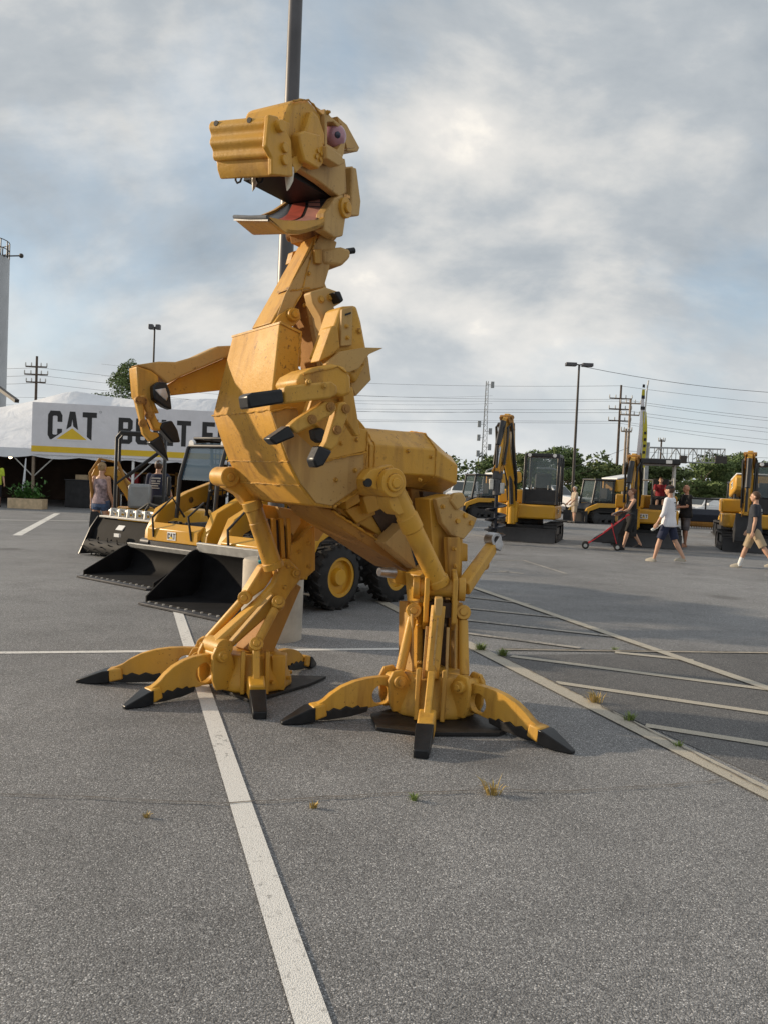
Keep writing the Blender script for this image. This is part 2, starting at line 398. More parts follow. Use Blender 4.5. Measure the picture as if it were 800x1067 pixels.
# cracks
def crack(pts, w, m='crack', z=0.006, jit=0.6):
    P0 = [G(*p) for p in pts]; pl = []
    for a, b in zip(P0, P0[1:]):
        n = max(3, int((b - a).length / 0.05))
        for k in range(n):
            pl.append(a.lerp(b, k / n))
    mb = MB(); prev = None
    for k, p in enumerate(pl):
        d = (pl[min(k + 1, len(pl) - 1)] - pl[max(k - 1, 0)]).normalized(); n = d.cross(V((0, 0, 1)))
        o = n * rnd.uniform(-w, w) * jit; ww = w * rnd.uniform(0.25, 1.0)
        q = [mb.bm.verts.new((p.x + o.x + n.x * s * ww, p.y + o.y + n.y * s * ww, z)) for s in (-.5, .5)]
        if prev: mb._face((prev[0], prev[1], q[1], q[0]))
        prev = q
    return prop(mb.build('pavement_crack', M[m], smooth=False), kind='structure')
crack([(-60, 829), (60, 831), (150, 836), (240, 839), (330, 833), (430, 828), (520, 825), (600, 826), (690, 820), (760, 814)], 0.013, z=0.012)
crack([(517, 682), (606, 727), (706, 779), (828, 841)], 0.016, z=0.015)
crack([(520, 677), (640, 679), (740, 680), (860, 681)], 0.02, z=0.016)

# ---------------------------------------------------------------- weeds in the cracks
def weed(u, v, h, n, m, lab):
    c = G(u, v); mb = MB(); rg = random.Random(int(u * 7 + v))
    for k in range(n):
        a = rg.uniform(0, 6.283); r = rg.uniform(0, h * .5); ln = h * rg.uniform(.5, 1.15)
        p = V((c.x + math.cos(a) * r, c.y + math.sin(a) * r * .5, 0)); t = rg.uniform(0.2, 1.0)
        d = V((math.cos(a), math.sin(a), 0)); s = d.cross(V((0, 0, 1))) * rg.uniform(.002, .004)
        q = p + d * ln * t * .4 + V((0, 0, ln * .6)); e = p + d * ln * t + V((0, 0, ln * rg.uniform(.5, 1)))
        i0, i1, i2, i3, i4 = [mb.bm.verts.new(x) for x in (p - s, p + s, q + s, q - s, e)]
        mb._face((i0, i1, i2, i3)); mb._face((i3, i2, i4))
    o = mb.build('weed_tuft', M[m], smooth=False, fix=False)
    return prop(o, lab, 'weed', 'weeds growing in the cracks of the parking lot')
weed(500, 678, .09, 110, 'weed', 'low green weed tuft at the corner of the beige strip behind the right foot')
weed(523, 684, .09, 80, 'weed', 'green weed beside the beige strip just right of the corner tuft')
weed(620, 733, .11, 50, 'straw', 'pale dry weed on the far side of the beige strip, halfway along')
weed(655, 752, .07, 60, 'weed', 'green weed flat on the beige strip, between the pale dry weed and the hatch line')
weed(706, 779, .05, 30, 'weed', 'small weed on the beige strip nearest the right edge of the photo')
weed(513, 828, .085, 45, 'straw', 'tallest yellow dry weed in the foreground crack')
weed(431, 834, .04, 40, 'weed', 'small green weed in the foreground crack below the front claw')
weed(327, 842, .04, 26, 'straw', 'straw coloured weed in the foreground crack just right of the white line')
weed(153, 852, .03, 26, 'straw', 'flat straw coloured weed left of the white line')
weed(640, 678, .05, 40, 'weed', 'thin green weed along the pale pavement joint')

# ---------------------------------------------------------------- daylight
SUN = V((-0.925, 0.24, 0.29)).normalized()
EL, AZ = math.asin(SUN.z), math.atan2(SUN.x, SUN.y)
sl = bpy.data.lights.new('sun', 'SUN'); sl.energy = 2.9; sl.angle = R(1.6); sl.color = (1.0, 0.82, 0.60)
so = bpy.data.objects.new('sun', sl); COL.objects.link(so); so.rotation_euler = (-SUN).to_track_quat('-Z', 'Y').to_euler()
so.location = (-20, -10, 20)
w = bpy.data.worlds.new('World'); SC.world = w; w.use_nodes = True
nt = w.node_tree; bg = nt.nodes['Background']
sky = nt.nodes.new('ShaderNodeTexSky'); sky.sky_type = 'NISHITA'; sky.sun_disc = False
sky.sun_elevation = EL; sky.sun_rotation = AZ; sky.air_density = 1.0; sky.dust_density = 1.5; sky.ozone_density = 1.2
tc = nt.nodes.new('ShaderNodeTexCoord'); sx = nt.nodes.new('ShaderNodeSeparateXYZ')
nt.links.new(tc.outputs['Generated'], sx.inputs[0])
def mth(op, a, b=None, clamp=False):
    n = nt.nodes.new('ShaderNodeMath'); n.operation = op; n.use_clamp = clamp
    for i, x in enumerate((a, b)):
        if x is None: continue
        if hasattr(x, 'is_output'): nt.links.new(x, n.inputs[i])
        else: n.inputs[i].default_value = x
    return n.outputs[0]
zz = mth('ADD', mth('MAXIMUM', sx.outputs['Z'], 0.0), 0.70)
cx = nt.nodes.new('ShaderNodeCombineXYZ')
nt.links.new(mth('DIVIDE', sx.outputs['X'], zz), cx.inputs[0]); nt.links.new(mth('DIVIDE', sx.outputs['Y'], zz), cx.inputs[1])
CV = cx.outputs[0]
def sky_noise(scale, det, off, stretch=(1, 1, 1), rough=0.55, dist=0.0):
    mp = nt.nodes.new('ShaderNodeMapping'); mp.inputs['Location'].default_value = off; mp.inputs['Scale'].default_value = stretch
    nt.links.new(CV, mp.inputs['Vector'])
    n = nt.nodes.new('ShaderNodeTexNoise'); n.inputs['Scale'].default_value = scale; n.inputs['Detail'].default_value = det
    n.inputs['Roughness'].default_value = rough; n.inputs['Distortion'].default_value = dist
    nt.links.new(mp.outputs[0], n.inputs['Vector']); return n.outputs['Fac']
cover = ramp(nt, sky_noise(2.2, 8, (3.4, 1.7, 0), (1, 1, 1), 0.55, 0.3), [(0.33, 0.35), (0.46, 0.98)]).outputs['Color']
shade = sky_noise(4.0, 10, (7.3, 2.2, 0), (.9, 1.3, 1), 0.56, 0.15)
cl = ramp(nt, shade, [(0.32, (2.3, 2.6, 2.9)), (0.46, (3.2, 3.42, 3.6)), (0.56, (4.5, 4.5, 4.4)), (0.64, (5.3, 5.15, 4.9)), (0.74, (7.4, 6.9, 6.1))]).outputs['Color']
blue = mixc(nt, 0.5, sky.outputs['Color'], (2.7, 3.9, 5.0))
skyc = mixc(nt, cover, blue, cl)
hz = ramp(nt, sx.outputs['Z'], [(0.0, 0.75), (0.22, 0.0)]).outputs['Color']
skyc = mixc(nt, hz, skyc, (5.0, 5.2, 5.3))
nt.links.new(skyc, bg.inputs['Color']); bg.inputs['Strength'].default_value = 0.10
vs = SC.view_settings; vs.view_transform = 'Standard'; vs.look = 'None'; vs.exposure = 0.66; vs.gamma = 1.0
try: vs.use_curve_mapping = False
except Exception: pass
# ================================================================ DINOSAUR SCULPTURE
F = Frame((-0.26, 5.95, 0), (-0.82, -0.572))
H, L, Z = F.h, F.l, V((0, 0, 1))
dino = thing('dinosaur_sculpture', 'yellow dinosaur sculpture welded from excavator parts, mouth open, standing on the asphalt', 'sculpture', F.O)
Y_, YP, YR = M['dino'], M['dino_pale'], M['dino_rust']
def Pb(u, v, b): return F.px(u, v, b)
def slab(mb, pts, b0, b1, b_far_scale=None):
    """outline traced on plane b0, thickness to plane b1"""
    near = [Pb(u, v, b0) for u, v in pts]
    return mb.prism(near, L * (b1 - b0))
def pin(mb, u, v, b, r, ln, n=18, boss=True):
    c = Pb(u, v, b)
    mb.cyl(c + L * .02, c - L * ln, r, n=n)
    if boss:
        mb.cyl(c + L * .035, c + L * .0195, r * .55, n=n)
    return mb

# ---- torso: an old loader bucket standing on end
tp = [(292, 336, .36), (314, 347, .36), (312, 384, .40), (345, 405, .43), (378, 441, .45), (385, 450, .45), (384, 507, .45), (347, 530, .45), (328, 527, .45),
      (312, 506, .45), (300, 481, .45), (291, 455, .45), (282, 427, .45)]
near = [Pb(u, v, b) for u, v, b in tp]
far = [p - L * (2 * b) for p, (u, v, b) in zip(near, tp)]
t = MB().loft([near, far]); torso = t.build('torso', M['dino_dirty'], dino, bev=.012)
s = MB()                                                     # weld beads and edge rim, plates on the chest
rim = [near[0], far[0]]
d = (near[1] - near[0])
s.beam(near[0] + L * .004 + d.normalized() * .008, far[0] - L * .004 + d.normalized() * .008, .024, .014)
s.beam(near[0] + L * .003, near[1] + L * .003, .014, .016)
for i0 in (9, 10, 12):
    wv = [near[i0] + L * .003, far[i0] - L * .003]
    n = 26
    path = [wv[0].lerp(wv[1], k / n) + V((rnd.uniform(-1, 1), rnd.uniform(-1, 1), rnd.uniform(-1, 1))) * .004 for k in range(n + 1)]
    s.tube(path, .006, 6)
s.build('weld_seam', Y_, torso)
s = MB()                                                     # near side wear plate with a rounded corner
pl = [(283, 430), (305, 424), (311, 428), (312, 437), (308, 450), (330, 470), (379, 470), (380, 504), (346, 527), (330, 524), (314, 504), (302, 480)]
slab(s, pl, .462, .449); s.build('side_plate', M['dino_pale'], torso, bev=.004)
s = MB()
slab(s, [(347, 441), (384, 448), (383, 470), (340, 480), (338, 462)], .475, .449); s.build('patch_plate', Y_, torso, bev=.006)
s = MB()
fx = far[10].lerp(near[10], .45) + Z * .05 + H * .01
s.cyl(fx + H * .004, fx - H * .05, .022, n=9); s.build('drain_hole', M['mouth_black'], torso)
# ---- tail: faceted barrel
def ring(a, cz, rb, rz, n=12, ph=15):
    return [F.D(a, rb * math.cos(R(ph + 360 * k / n)), cz + rz * math.sin(R(ph + 360 * k / n))) for k in range(n)]
aF, zT = F.az(388, 449, .30)
aB, zB = F.az(463, 511, .30)
aM, zM = F.az(441, 449, .30)
zc = (zT + F.az(395, 511, .30)[1]) / 2 + .03; rz = (zT - F.az(395, 511, .30)[1]) / 2
t = MB(); oc = [(1, -.55), (1, .35), (.68, .92), (.3, 1), (-.3, 1), (-.68, .92), (-1, .35), (-1, -.55), (-.6, -1), (.6, -1)]
def oct_(a, sb, sz, dz=0): return [F.D(a, x * sb, zc + dz + y * sz) for x, y in oc]
t.loft([oct_(aF + .10, .43, rz * 1.0), oct_(aM - .02, .43, rz * 1.0), oct_(aB - .02, .41, rz * .74, -.085), oct_(aB - .17, .22, rz * .56, -.06)])
tail = t.build('tail', Y_, dino, bev=.008)
s = MB()
s.ringtube(F.D(aM, 0, zc), F.D(aM - .02, 0, zc), .1, .05)
# ---- belly: V plough under the hips
t = MB()
b0 = .22
bot = [(330, 528), (346, 531), (432, 586), (433, 597), (425, 596), (340, 540)]
slab(t, bot, b0, -.22); belly = t.build('belly_plough', YR, dino, bev=.008)
s = MB(); slab(s, [(401, 566), (421, 546), (434, 594)], b0 + .13, b0 - .02); s.build('plough_wing', YP, belly, bev=.004)
s = MB(); slab(s, [(345, 529), (384, 508), (430, 512), (424, 548), (402, 566), (392, 556)], b0 - .06, b0 - .28); s.build('pelvis_plate', Y_, belly, bev=.008)
s = MB(); slab(s, [(378, 518), (394, 512), (398, 530), (384, 536)], b0 + .05, b0 - .06)
slab(s, [(360, 520), (374, 514), (376, 523), (362, 531)], b0 + .07, b0 - .06); s.build('lifting_lug', Y_, belly, bev=.006)
s = MB(); slab(s, [(428, 508), (462, 512), (460, 548), (440, 552), (430, 530)], .20, -.25); s.build('hip_housing', M['dino_rust'], dino, bev=.01)

# ---- neck
t = MB()
p0, p1 = F.D(*[F.az(286, 336, .13)[0] - .02, 0, F.az(286, 336, .13)[1] - .03]), F.D(F.az(333, 246, .13)[0] - .02, 0, F.az(333, 246, .13)[1])
def sidebeam(mb, pts, b): return slab(mb, pts, b, -b)
sidebeam(t, [(282, 337), (335, 243), (352, 252), (338, 300), (315, 304), (298, 338)], .145)
neck = t.build('neck', Y_, dino, bev=.01)
s = MB(); slab(s, [(298, 306), (334, 245), (351, 253), (337, 299), (316, 303), (303, 330), (288, 333)], .158, .144); s.build('neck_side_plate', YP, neck, bev=.004)
s = MB(); slab(s, [(300, 302), (303, 297), (331, 248), (328, 246)], .15, -.02)
pa = Pb(318, 271, .15); s.build('neck_rib', Y_, neck, bev=.003)
s = MB(); pin(s, 306, 328, .20, .042, .40); pin(s, 306, 328, -.13, .05, .10)
slab(s, [(285, 338), (292, 328), (304, 320), (312, 322), (314, 332), (306, 340)], .18, .14)
slab(s, [(285, 338), (292, 328), (304, 320), (312, 322), (314, 332), (306, 340)], -.17, -.24)
s.build('neck_base_pin', Y_, neck, bev=.004)
t = MB(); sidebeam(t, [(319, 296), (338, 292), (352, 330), (357, 380), (338, 392), (326, 340)], .10)
nb = t.build('neck_support', YP, dino, bev=.006)
s = MB(); slab(s, [(316.5, 303), (320, 300), (337, 392), (332, 390)], .115, -.115); s.build('neck_support_web', M['dino_rust'], nb, bev=.003)
# ram behind the neck with a bolt
t = MB()
p0, p1 = Pb(330, 265, .05), Pb(362, 264, .05)
slab(t, [(336, 259), (357, 257), (366, 260), (366, 268), (357, 277), (337, 275)], .17, -.10)
rm = t.build('neck_ram', YP, neck, bev=.02)
s = MB(); s.cyl(Pb(362, 262, .02), Pb(369, 261, .02), .022); s.build('bolt', M['tip'], rm)
s = MB(); slab(s, [(328, 260), (336, 259), (336, 275), (329, 274)], .19, .02); s.build('ram_bracket', Y_, rm, bev=.004)
s = MB(); slab(s, [(306, 262), (312, 260), (315, 268), (311, 274), (303, 274)], -.16, -.24); s.build('neck_lug', Y_, neck, bev=.006)

# ---- head (turned a little further towards the camera)
HF = Frame(F.px(325, 170, 0), (-0.50, -0.866)); HF.O.z = 0
h2, l2 = HF.h, HF.l
def Hs(mb, pts, b0, b1): return mb.prism([HF.px(u, v, b0) for u, v in pts], l2 * (b1 - b0))
head = MB()
W = .30
Hs(head, [(293, 150), (300, 120), (306, 104), (322, 103), (336, 118), (340, 168), (330, 172), (306, 168)], .27, -.10)
hd = head.build('skull', Y_, dino, bev=.03)
s = MB()                                                     # side cheek casting
Hs(s, [(312, 139), (318, 136), (334, 140), (338, 152), (338, 170), (333, 176), (318, 168), (314, 152)], .335, .26)
Hs(s, [(318, 139), (326, 115), (333, 122), (339, 140), (339, 152)], .315, .26)
chk = s.build('cheek_casting', Y_, hd, bev=.012)
s = MB()
for u, v in ((333, 157), (336, 160), (331, 163), (335, 166)):
    c = HF.px(u, v, .345); s.cyl(c, c - l2 * .03, .014, n=10)
s.build('cheek_bolt', Y_, chk)
# snout: cross ribbed bucket closing the front
sn = MB()
fr = [(281, 120), (280, 129), (280.5, 138), (281, 147), (282.5, 155), (285, 164)]                      # near edge of the ribbed front
Ws = .46
nearp = [HF.px(u, v, .28) for u, v in fr]
prof = []
N = 22
for k in range(N + 1):                                       # smooth the ribs
    tt = k / N * (len(nearp) - 1); i = min(int(tt), len(nearp) - 2); f = tt - i
    q = nearp[i].lerp(nearp[i + 1], f)
    q = q + h2 * (.009 * math.sin(k / N * math.pi * 5 - .6))
    prof.append(q)
back = [HF.px(300, 170, .28), HF.px(303, 128, .28)]
body = prof + back
sn.prism(body, -l2 * Ws + Z * .05)
snout = sn.build('snout', Y_, hd, bev=.008)
s = MB()
Hs(s, [(281, 119), (290, 121), (304, 146), (306, 184), (284, 182), (284, 164), (278, 152)], .31, .275)
Hs(s, [(281, 119), (290, 121), (304, 146), (306, 184), (284, 182), (284, 164), (278, 152)], -.165, -.20)
s.build('snout_side', Y_, snout, bev=.008)
s = MB()
s.prism([HF.px(u, v, .27) for u, v in [(285, 163), (303, 160), (305, 183), (289, 184), (286, 174)]], -l2 * .45 + Z * .05); s.build('snout_lip', Y_, snout, bev=.01)
s = MB()
for u, v in ((296, 154), (296, 167)):
    c = HF.px(u, v, .31); s.cyl(c + l2 * .02, c - l2 * .01, .030, n=14)
c = HF.px(290, 132, .31); s.cyl(c + l2 * .035, c - l2 * .02, .035, n=14)
c = HF.px(284, 176, -.16); s.cyl(c + h2 * .03, c - h2 * .02, .028, n=12)
s.build('snout_bolt', Y_, snout, bev=.004)
s = MB()
for b_ in (.14, -.12):
    c = prof[2] - l2 * (.28 - b_) + Z * .05 * (.28 - b_) / Ws; s.cyl(c + h2 * .006, c - h2 * .03, .017, n=12)
s.build('nostril', M['mouth_black'], snout)
# eye socket + eye + crest
s = MB()
ow = [(339, 113), (345, 121), (358, 132), (361, 146), (359, 160), (354, 172), (346, 167), (339, 160)]
pin_hole = [HF.px(u, v, .30) for u, v in ((341.5, 127), (348, 127), (356, 136), (357, 148), (352, 156), (341.5, 150))]
s.plate([HF.px(u, v, .30) for u, v in ow], [pin_hole], -l2 * .08)
s.plate([HF.px(u, v, .12) for u, v in [(326, 108), (345, 121), (358, 132), (361, 146), (359, 160), (340, 165)]], [], -l2 * .40)
sock = s.build('eye_socket', YP, hd, bev=.006)
s = MB(); ec = HF.px(348.5, 142, .24); s.ell(ec, .082, 24, 16)
eye = s.build('eye', M['eye'], hd)
s = MB(); vd = (HF.px(356, 139, .36) - ec).normalized(); s.ell((0, 0, 0), .001)
s = MB(); s.ell(ec + vd * .058, .030, 18, 12); s.build('iris', M['iris'], eye)
s = MB(); Hs(s, [(341, 151), (357, 162), (360, 170), (354, 173), (341, 165)], .37, .29); s.build('eyelid', YP, sock, bev=.008)
s = MB(); Hs(s, [(352, 121), (362, 130), (375, 154), (373, 158), (362, 157), (357, 140)], .20, .04)
Hs(s, [(356, 128), (366, 138), (371, 154), (362, 155)], .27, .20); s.build('crest', YP, hd, bev=.004)
# upper jaw and hinge column
s = MB(); Hs(s, [(304, 170), (312, 166), (340, 172), (360, 165), (362, 201), (354, 205), (335, 190)], .25, .19)
Hs(s, [(304, 170), (312, 166), (340, 172), (360, 165), (362, 201), (354, 205), (335, 190)], -.19, -.25)
Hs(s, [(325, 168), (342, 168), (360, 165), (362, 178), (340, 178)], .19, -.19)
uj = s.build('upper_jaw', YP, hd, bev=.008)
s = MB(); Hs(s, [(303, 166), (313, 160), (322, 165), (314, 175), (309, 180)], .29, .24); s.build('jaw_gusset', Y_, uj, bev=.004)
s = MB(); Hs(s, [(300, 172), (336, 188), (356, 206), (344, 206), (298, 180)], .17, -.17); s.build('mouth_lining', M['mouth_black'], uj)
s = MB(); Hs(s, [(358, 174), (369, 173), (370, 224), (359, 224)], .20, -.20)
Hs(s, [(367, 174), (372, 175), (376.5, 210), (375, 225), (366, 225)], .26, .12)
s.build('jaw_block', YP, hd, bev=.01)
s = MB(); Hs(s, [(339, 222), (350, 206), (358, 202), (361, 225), (358, 246), (350, 248), (338, 240)], .255, .18)
hg = s.build('jaw_hinge', YP, hd, bev=.01)
s = MB(); c = HF.px(358, 217, .25)
s.cyl(c + l2 * .03, c - l2 * .03, .068, n=22); s.cyl(c + l2 * .05, c + l2 * .02, .036, n=16); s.build('hinge_pin', Y_, hg, bev=.005)
s = MB(); c = HF.px(350, 240, .2); s.cyl(c + l2 * .02, c - l2 * .4, .035, n=16)
Hs(s, [(331, 234), (349, 232), (353, 246), (345, 256), (333, 250)], .12, -.12); s.build('skull_mount', M['dino_rust'], hg, bev=.006)
# lower jaw: curved scoop with a painted tongue
HP = HF.px
nt_ = [HP(u, v, .25) for u, v in ((280, 226), (297, 229.5), (318, 230), (336, 228), (348, 218), (353, 204))]
nb_ = [HP(u, v, .25) for u, v in ((299, 243), (306, 244), (314, 244), (328, 240), (343, 233), (355, 225))]
ft_, fb_ = [HP(u, v, -.22) for u, v in ((244, 226), (258, 226), (272, 224), (284, 219), (296, 211), (306, 204))], [HP(u, v, -.22) for u, v in ((263, 244), (268, 244), (278, 244), (291, 241), (304, 235), (314, 228))]
s = MB(); s.loft([[a, b, b - l2 * .03, a - l2 * .03] for a, b in zip(nt_, nb_)])
s.loft([[a + l2 * .03, b + l2 * .03, b, a] for a, b in zip(ft_, fb_)])
fl = [[a, b, b + Z * .025, a + Z * .025] for a, b in zip(nb_, fb_)]
s.loft(fl)
s.loft([[nt_[0] - Z * .014, ft_[0] - Z * .014, ft_[0] - h2 * .02 - Z * .014, nt_[0] - h2 * .02 - Z * .014], [nb_[0], fb_[0], fb_[0] - h2 * .02, nb_[0] - h2 * .02]])
jaw = s.build('lower_jaw', Y_, dino)
def surf(a, t, up=0.0):
    a = min(max(a, 0), 1) * (len(nt_) - 1); k = min(int(a), len(nt_) - 2); f = a - k
    n_, f_ = nt_[k].lerp(nt_[k + 1], f), ft_[k].lerp(ft_[k + 1], f)
    return f_.lerp(n_, t) + Z * (up - .012)
def band(t0, t1, up, m, nm, a0=0.0, a1=1.0):
    mb = MB(); rg_ = []
    for k in range(15):
        a = a0 + (a1 - a0) * k / 14; x0, x1 = max(0.0, min(.975, t0(a))), max(0.025, min(.985, t1(a)))
        rg_.append([surf(a, x0, up), surf(a, x1, up), surf(a, x1, up - .012), surf(a, x0, up - .012)])
    mb.loft(rg_); return mb.build(nm, m, jaw, smooth=False)
band(lambda a: 0, lambda a: 1, .0, M['mouth'], 'mouth_floor')
mb = MB(); mb.tube([nt_[0] - l2 * .005, nt_[0].lerp(ft_[0], .5) - Z * .004, ft_[0] + l2 * .005], .013, 8); mb.build('jaw_lip', M['mouth'], jaw)
ce = lambda a: .92 - .74 * a
band(lambda a: ce(a) - .15, lambda a: ce(a) + .12, .006, M['tongue'], 'tongue', .03)
band(lambda a: ce(a) + .12, lambda a: ce(a) + .18, .004, M['mouth_black'], 'tongue_groove', .05)
band(lambda a: ce(a) + .18, lambda a: ce(a) + .42, .006, M['tongue_pink'], 'tongue', .12)
# teeth
def tooth(u, v, b, ln, r, name='tooth'):
    c = HF.px(u, v, b); s = MB()
    s.tube([c + Z * .03, c - Z * ln * .4 , c - Z * ln * .8 + h2 * .01, c - Z * ln + h2 * .018], [r, r * .85, r * .4, .002], 10)
    s.build(name, M['tooth'], snout)
tooth(302, 180, .26, .115, .030); tooth(266, 183, -.06, .105, .022)
for u, v, b in ((246, 183, -.24), (262, 184, -.10), (268, 183, .0)):
    c = HF.px(u, v, b); s = MB()
    s.tube([c + Z * .02, c - Z * .03, c - Z * .05 + l2 * .015, c - Z * .045 + l2 * .04, c - Z * .02 + l2 * .05], .007, 8)
    s.build('hook', M['tip'], snout)

# ---- near arm (shoulder, forearm, hand with three fingers)
B1 = .62
s = MB()
slab(s, [(324, 304), (340, 299), (354, 304), (357, 315), (348, 320), (346, 345), (339, 352), (335, 330), (327, 316)], .46, .36)
sh = s.build('shoulder_bracket', YP, dino, bev=.012)
s = MB(); slab(s, [(349, 304), (355, 303), (359, 313), (355, 316)], .54, .40); s.build('bump_stop', M['tip'], sh, bev=.01)
s = MB(); c = Pb(336, 353, .58)
slab(s, [(356, 319), (372, 318), (377, 335), (382, 362), (382, 380), (371, 400), (349, 372), (337, 372), (344, 355)], B1 + .06, B1 - .14)
ua = s.build('upper_arm', Y_, dino, bev=.02)
s = MB(); slab(s, [(333, 377), (346, 340), (352, 338), (355, 362), (348, 370)], B1 + .10, B1 - .02); s.build('arm_gusset', Y_, ua, bev=.01)
s = MB(); slab(s, [(357, 322), (368, 319), (367, 360), (355, 361)], B1 + .085, B1 + .055); s.build('arm_cover', YP, ua, bev=.006)
s = MB(); slab(s, [(360, 327), (366, 325), (366, 327), (360, 329)], B1 + .09, B1 + .08); s.build('slot', M['mouth_black'], ua)
s = MB(); slab(s, [(340, 379), (356, 366), (380, 362), (399.5, 362.5), (385, 369), (374, 384), (364, 388), (342, 384)], B1 + .14, B1 + .10)
s.build('forearm_fin', YP, dino, bev=.003)
s = MB(); slab(s, [(365, 386), (381, 366), (384, 372), (387, 396), (371, 413), (366, 402)], B1 - .02, B1 - .10); s.build('elbow_plate', M['dino_pale'], dino, bev=.006)
s = MB(); slab(s, [(309, 398), (314, 390), (327, 383), (347, 379), (360, 382), (366, 392), (367, 410), (357, 414), (330, 405), (312, 404)], B1 + .28, B1 + .0)
hand = s.build('hand', Y_, dino, bev=.03)
s = MB(); slab(s, [(357, 405), (368, 403), (376, 453), (372, 455), (360, 436)], B1 + .10, B1 + .04)
slab(s, [(320, 434), (326, 416), (352, 408), (360, 420), (352, 444), (338, 450)], B1 + .02, B1 - .06); s.build('palm_plate', Y_, hand, bev=.008)
s = MB(); slab(s, [(326, 448), (338, 444), (342, 456), (334, 462), (328, 458)], B1 + .02, B1 - .04); s.build('palm_socket', M['mouth_black'], hand, bev=.01)
def finger(body, tip, b0, th, par, holes=(), tm=None):
    s = MB(); slab(s, body, b0, b0 - th); f = s.build('finger', Y_, par, bev=.012)
    s = MB()
    slab(s, tip, b0 + .012, b0 - th - .012); s.build('claw_tip', tm or M['tip'], f, bev=.012)
    for (u, v) in holes:
        s = MB(); c = Pb(u, v, b0); s.cyl(c + L * .014, c - L * .01, .027, n=16); s.cyl(c + L * .02, c, .015, n=12)
        s.build('finger_pin', M['dino_rust'], f)
    return f
finger([(297, 403), (300, 402), (346, 397), (352, 402), (352, 411), (345, 415), (297, 421)], [(258, 412), (264, 409), (295, 405), (297, 420), (260, 426)], B1 + .36, .10, hand)
finger([(302, 444), (310, 437), (340, 418), (349, 419), (352, 426), (347, 432), (310, 452)], [(281, 457), (302, 443), (309, 455), (288, 464)], B1 + .34, .07, hand, [(344, 424), (325, 437)])
finger([(341, 460), (353, 420), (360, 418), (365, 423), (364, 430), (352, 464), (346, 470), (337, 466)], [(327, 479), (334, 464), (347, 470), (338, 485), (330, 488)], B1 + .31, .07, hand, [(360, 426), (351, 448)])

# ---- far arm
B2 = -.62
s = MB(); slab(s, [(174, 402), (186, 394), (240, 371), (262, 366), (262, 402), (232, 406.5), (179, 412), (176, 406)], B2, B2 - .05)
fa = s.build('upper_arm', Y_, dino, bev=.006)
s = MB()
slab(s, [(143, 380), (166, 376.5), (184, 377), (205, 371), (228, 360.5), (262, 359), (262, 372), (238, 371.5), (190, 392), (175, 400), (166, 392), (158, 386)], B2 + .12, B2 - .04)
s.build('arm_flange', YP, fa, bev=.012)
s = MB(); slab(s, [(142.5, 381), (158, 386), (166, 392), (166, 402), (161, 404), (160, 415), (167, 431), (158, 429), (145, 413)], B2 + .13, B2 - .04)
fh = s.build('hand', Y_, dino, bev=.012)
b_ = B2 + .17
f = finger([(141.5, 415), (146, 412), (151, 424), (152, 436), (158, 450), (166, 451), (167, 457), (158, 461), (150, 452), (147, 437)], [(156, 461), (168, 454), (172, 462), (177, 481), (170, 474)], b_ + .02, .06, fh, [(145, 417), (149, 441)])
f = finger([(146, 413), (153, 411), (161, 428), (166, 440), (172, 441), (168, 449), (161, 448), (154, 432)], [(167, 446), (170, 440), (180, 438), (186, 448), (189, 461), (180, 461)], b_, .07, fh, [(149, 418), (156, 433)])
s = MB(); slab(s, [(160, 402), (165, 398), (174, 398), (178, 408), (180, 427), (172, 424), (161, 416)], b_ + .03, b_ - .06); th = s.build('thumb_claw', M['tip'], fh, bev=.012)
s = MB(); slab(s, [(162, 406), (173, 404), (176, 413), (174, 418), (166, 411)], b_ + .037, b_ + .02); s.build('scuffed_face', M['silver'], th, bev=.004)

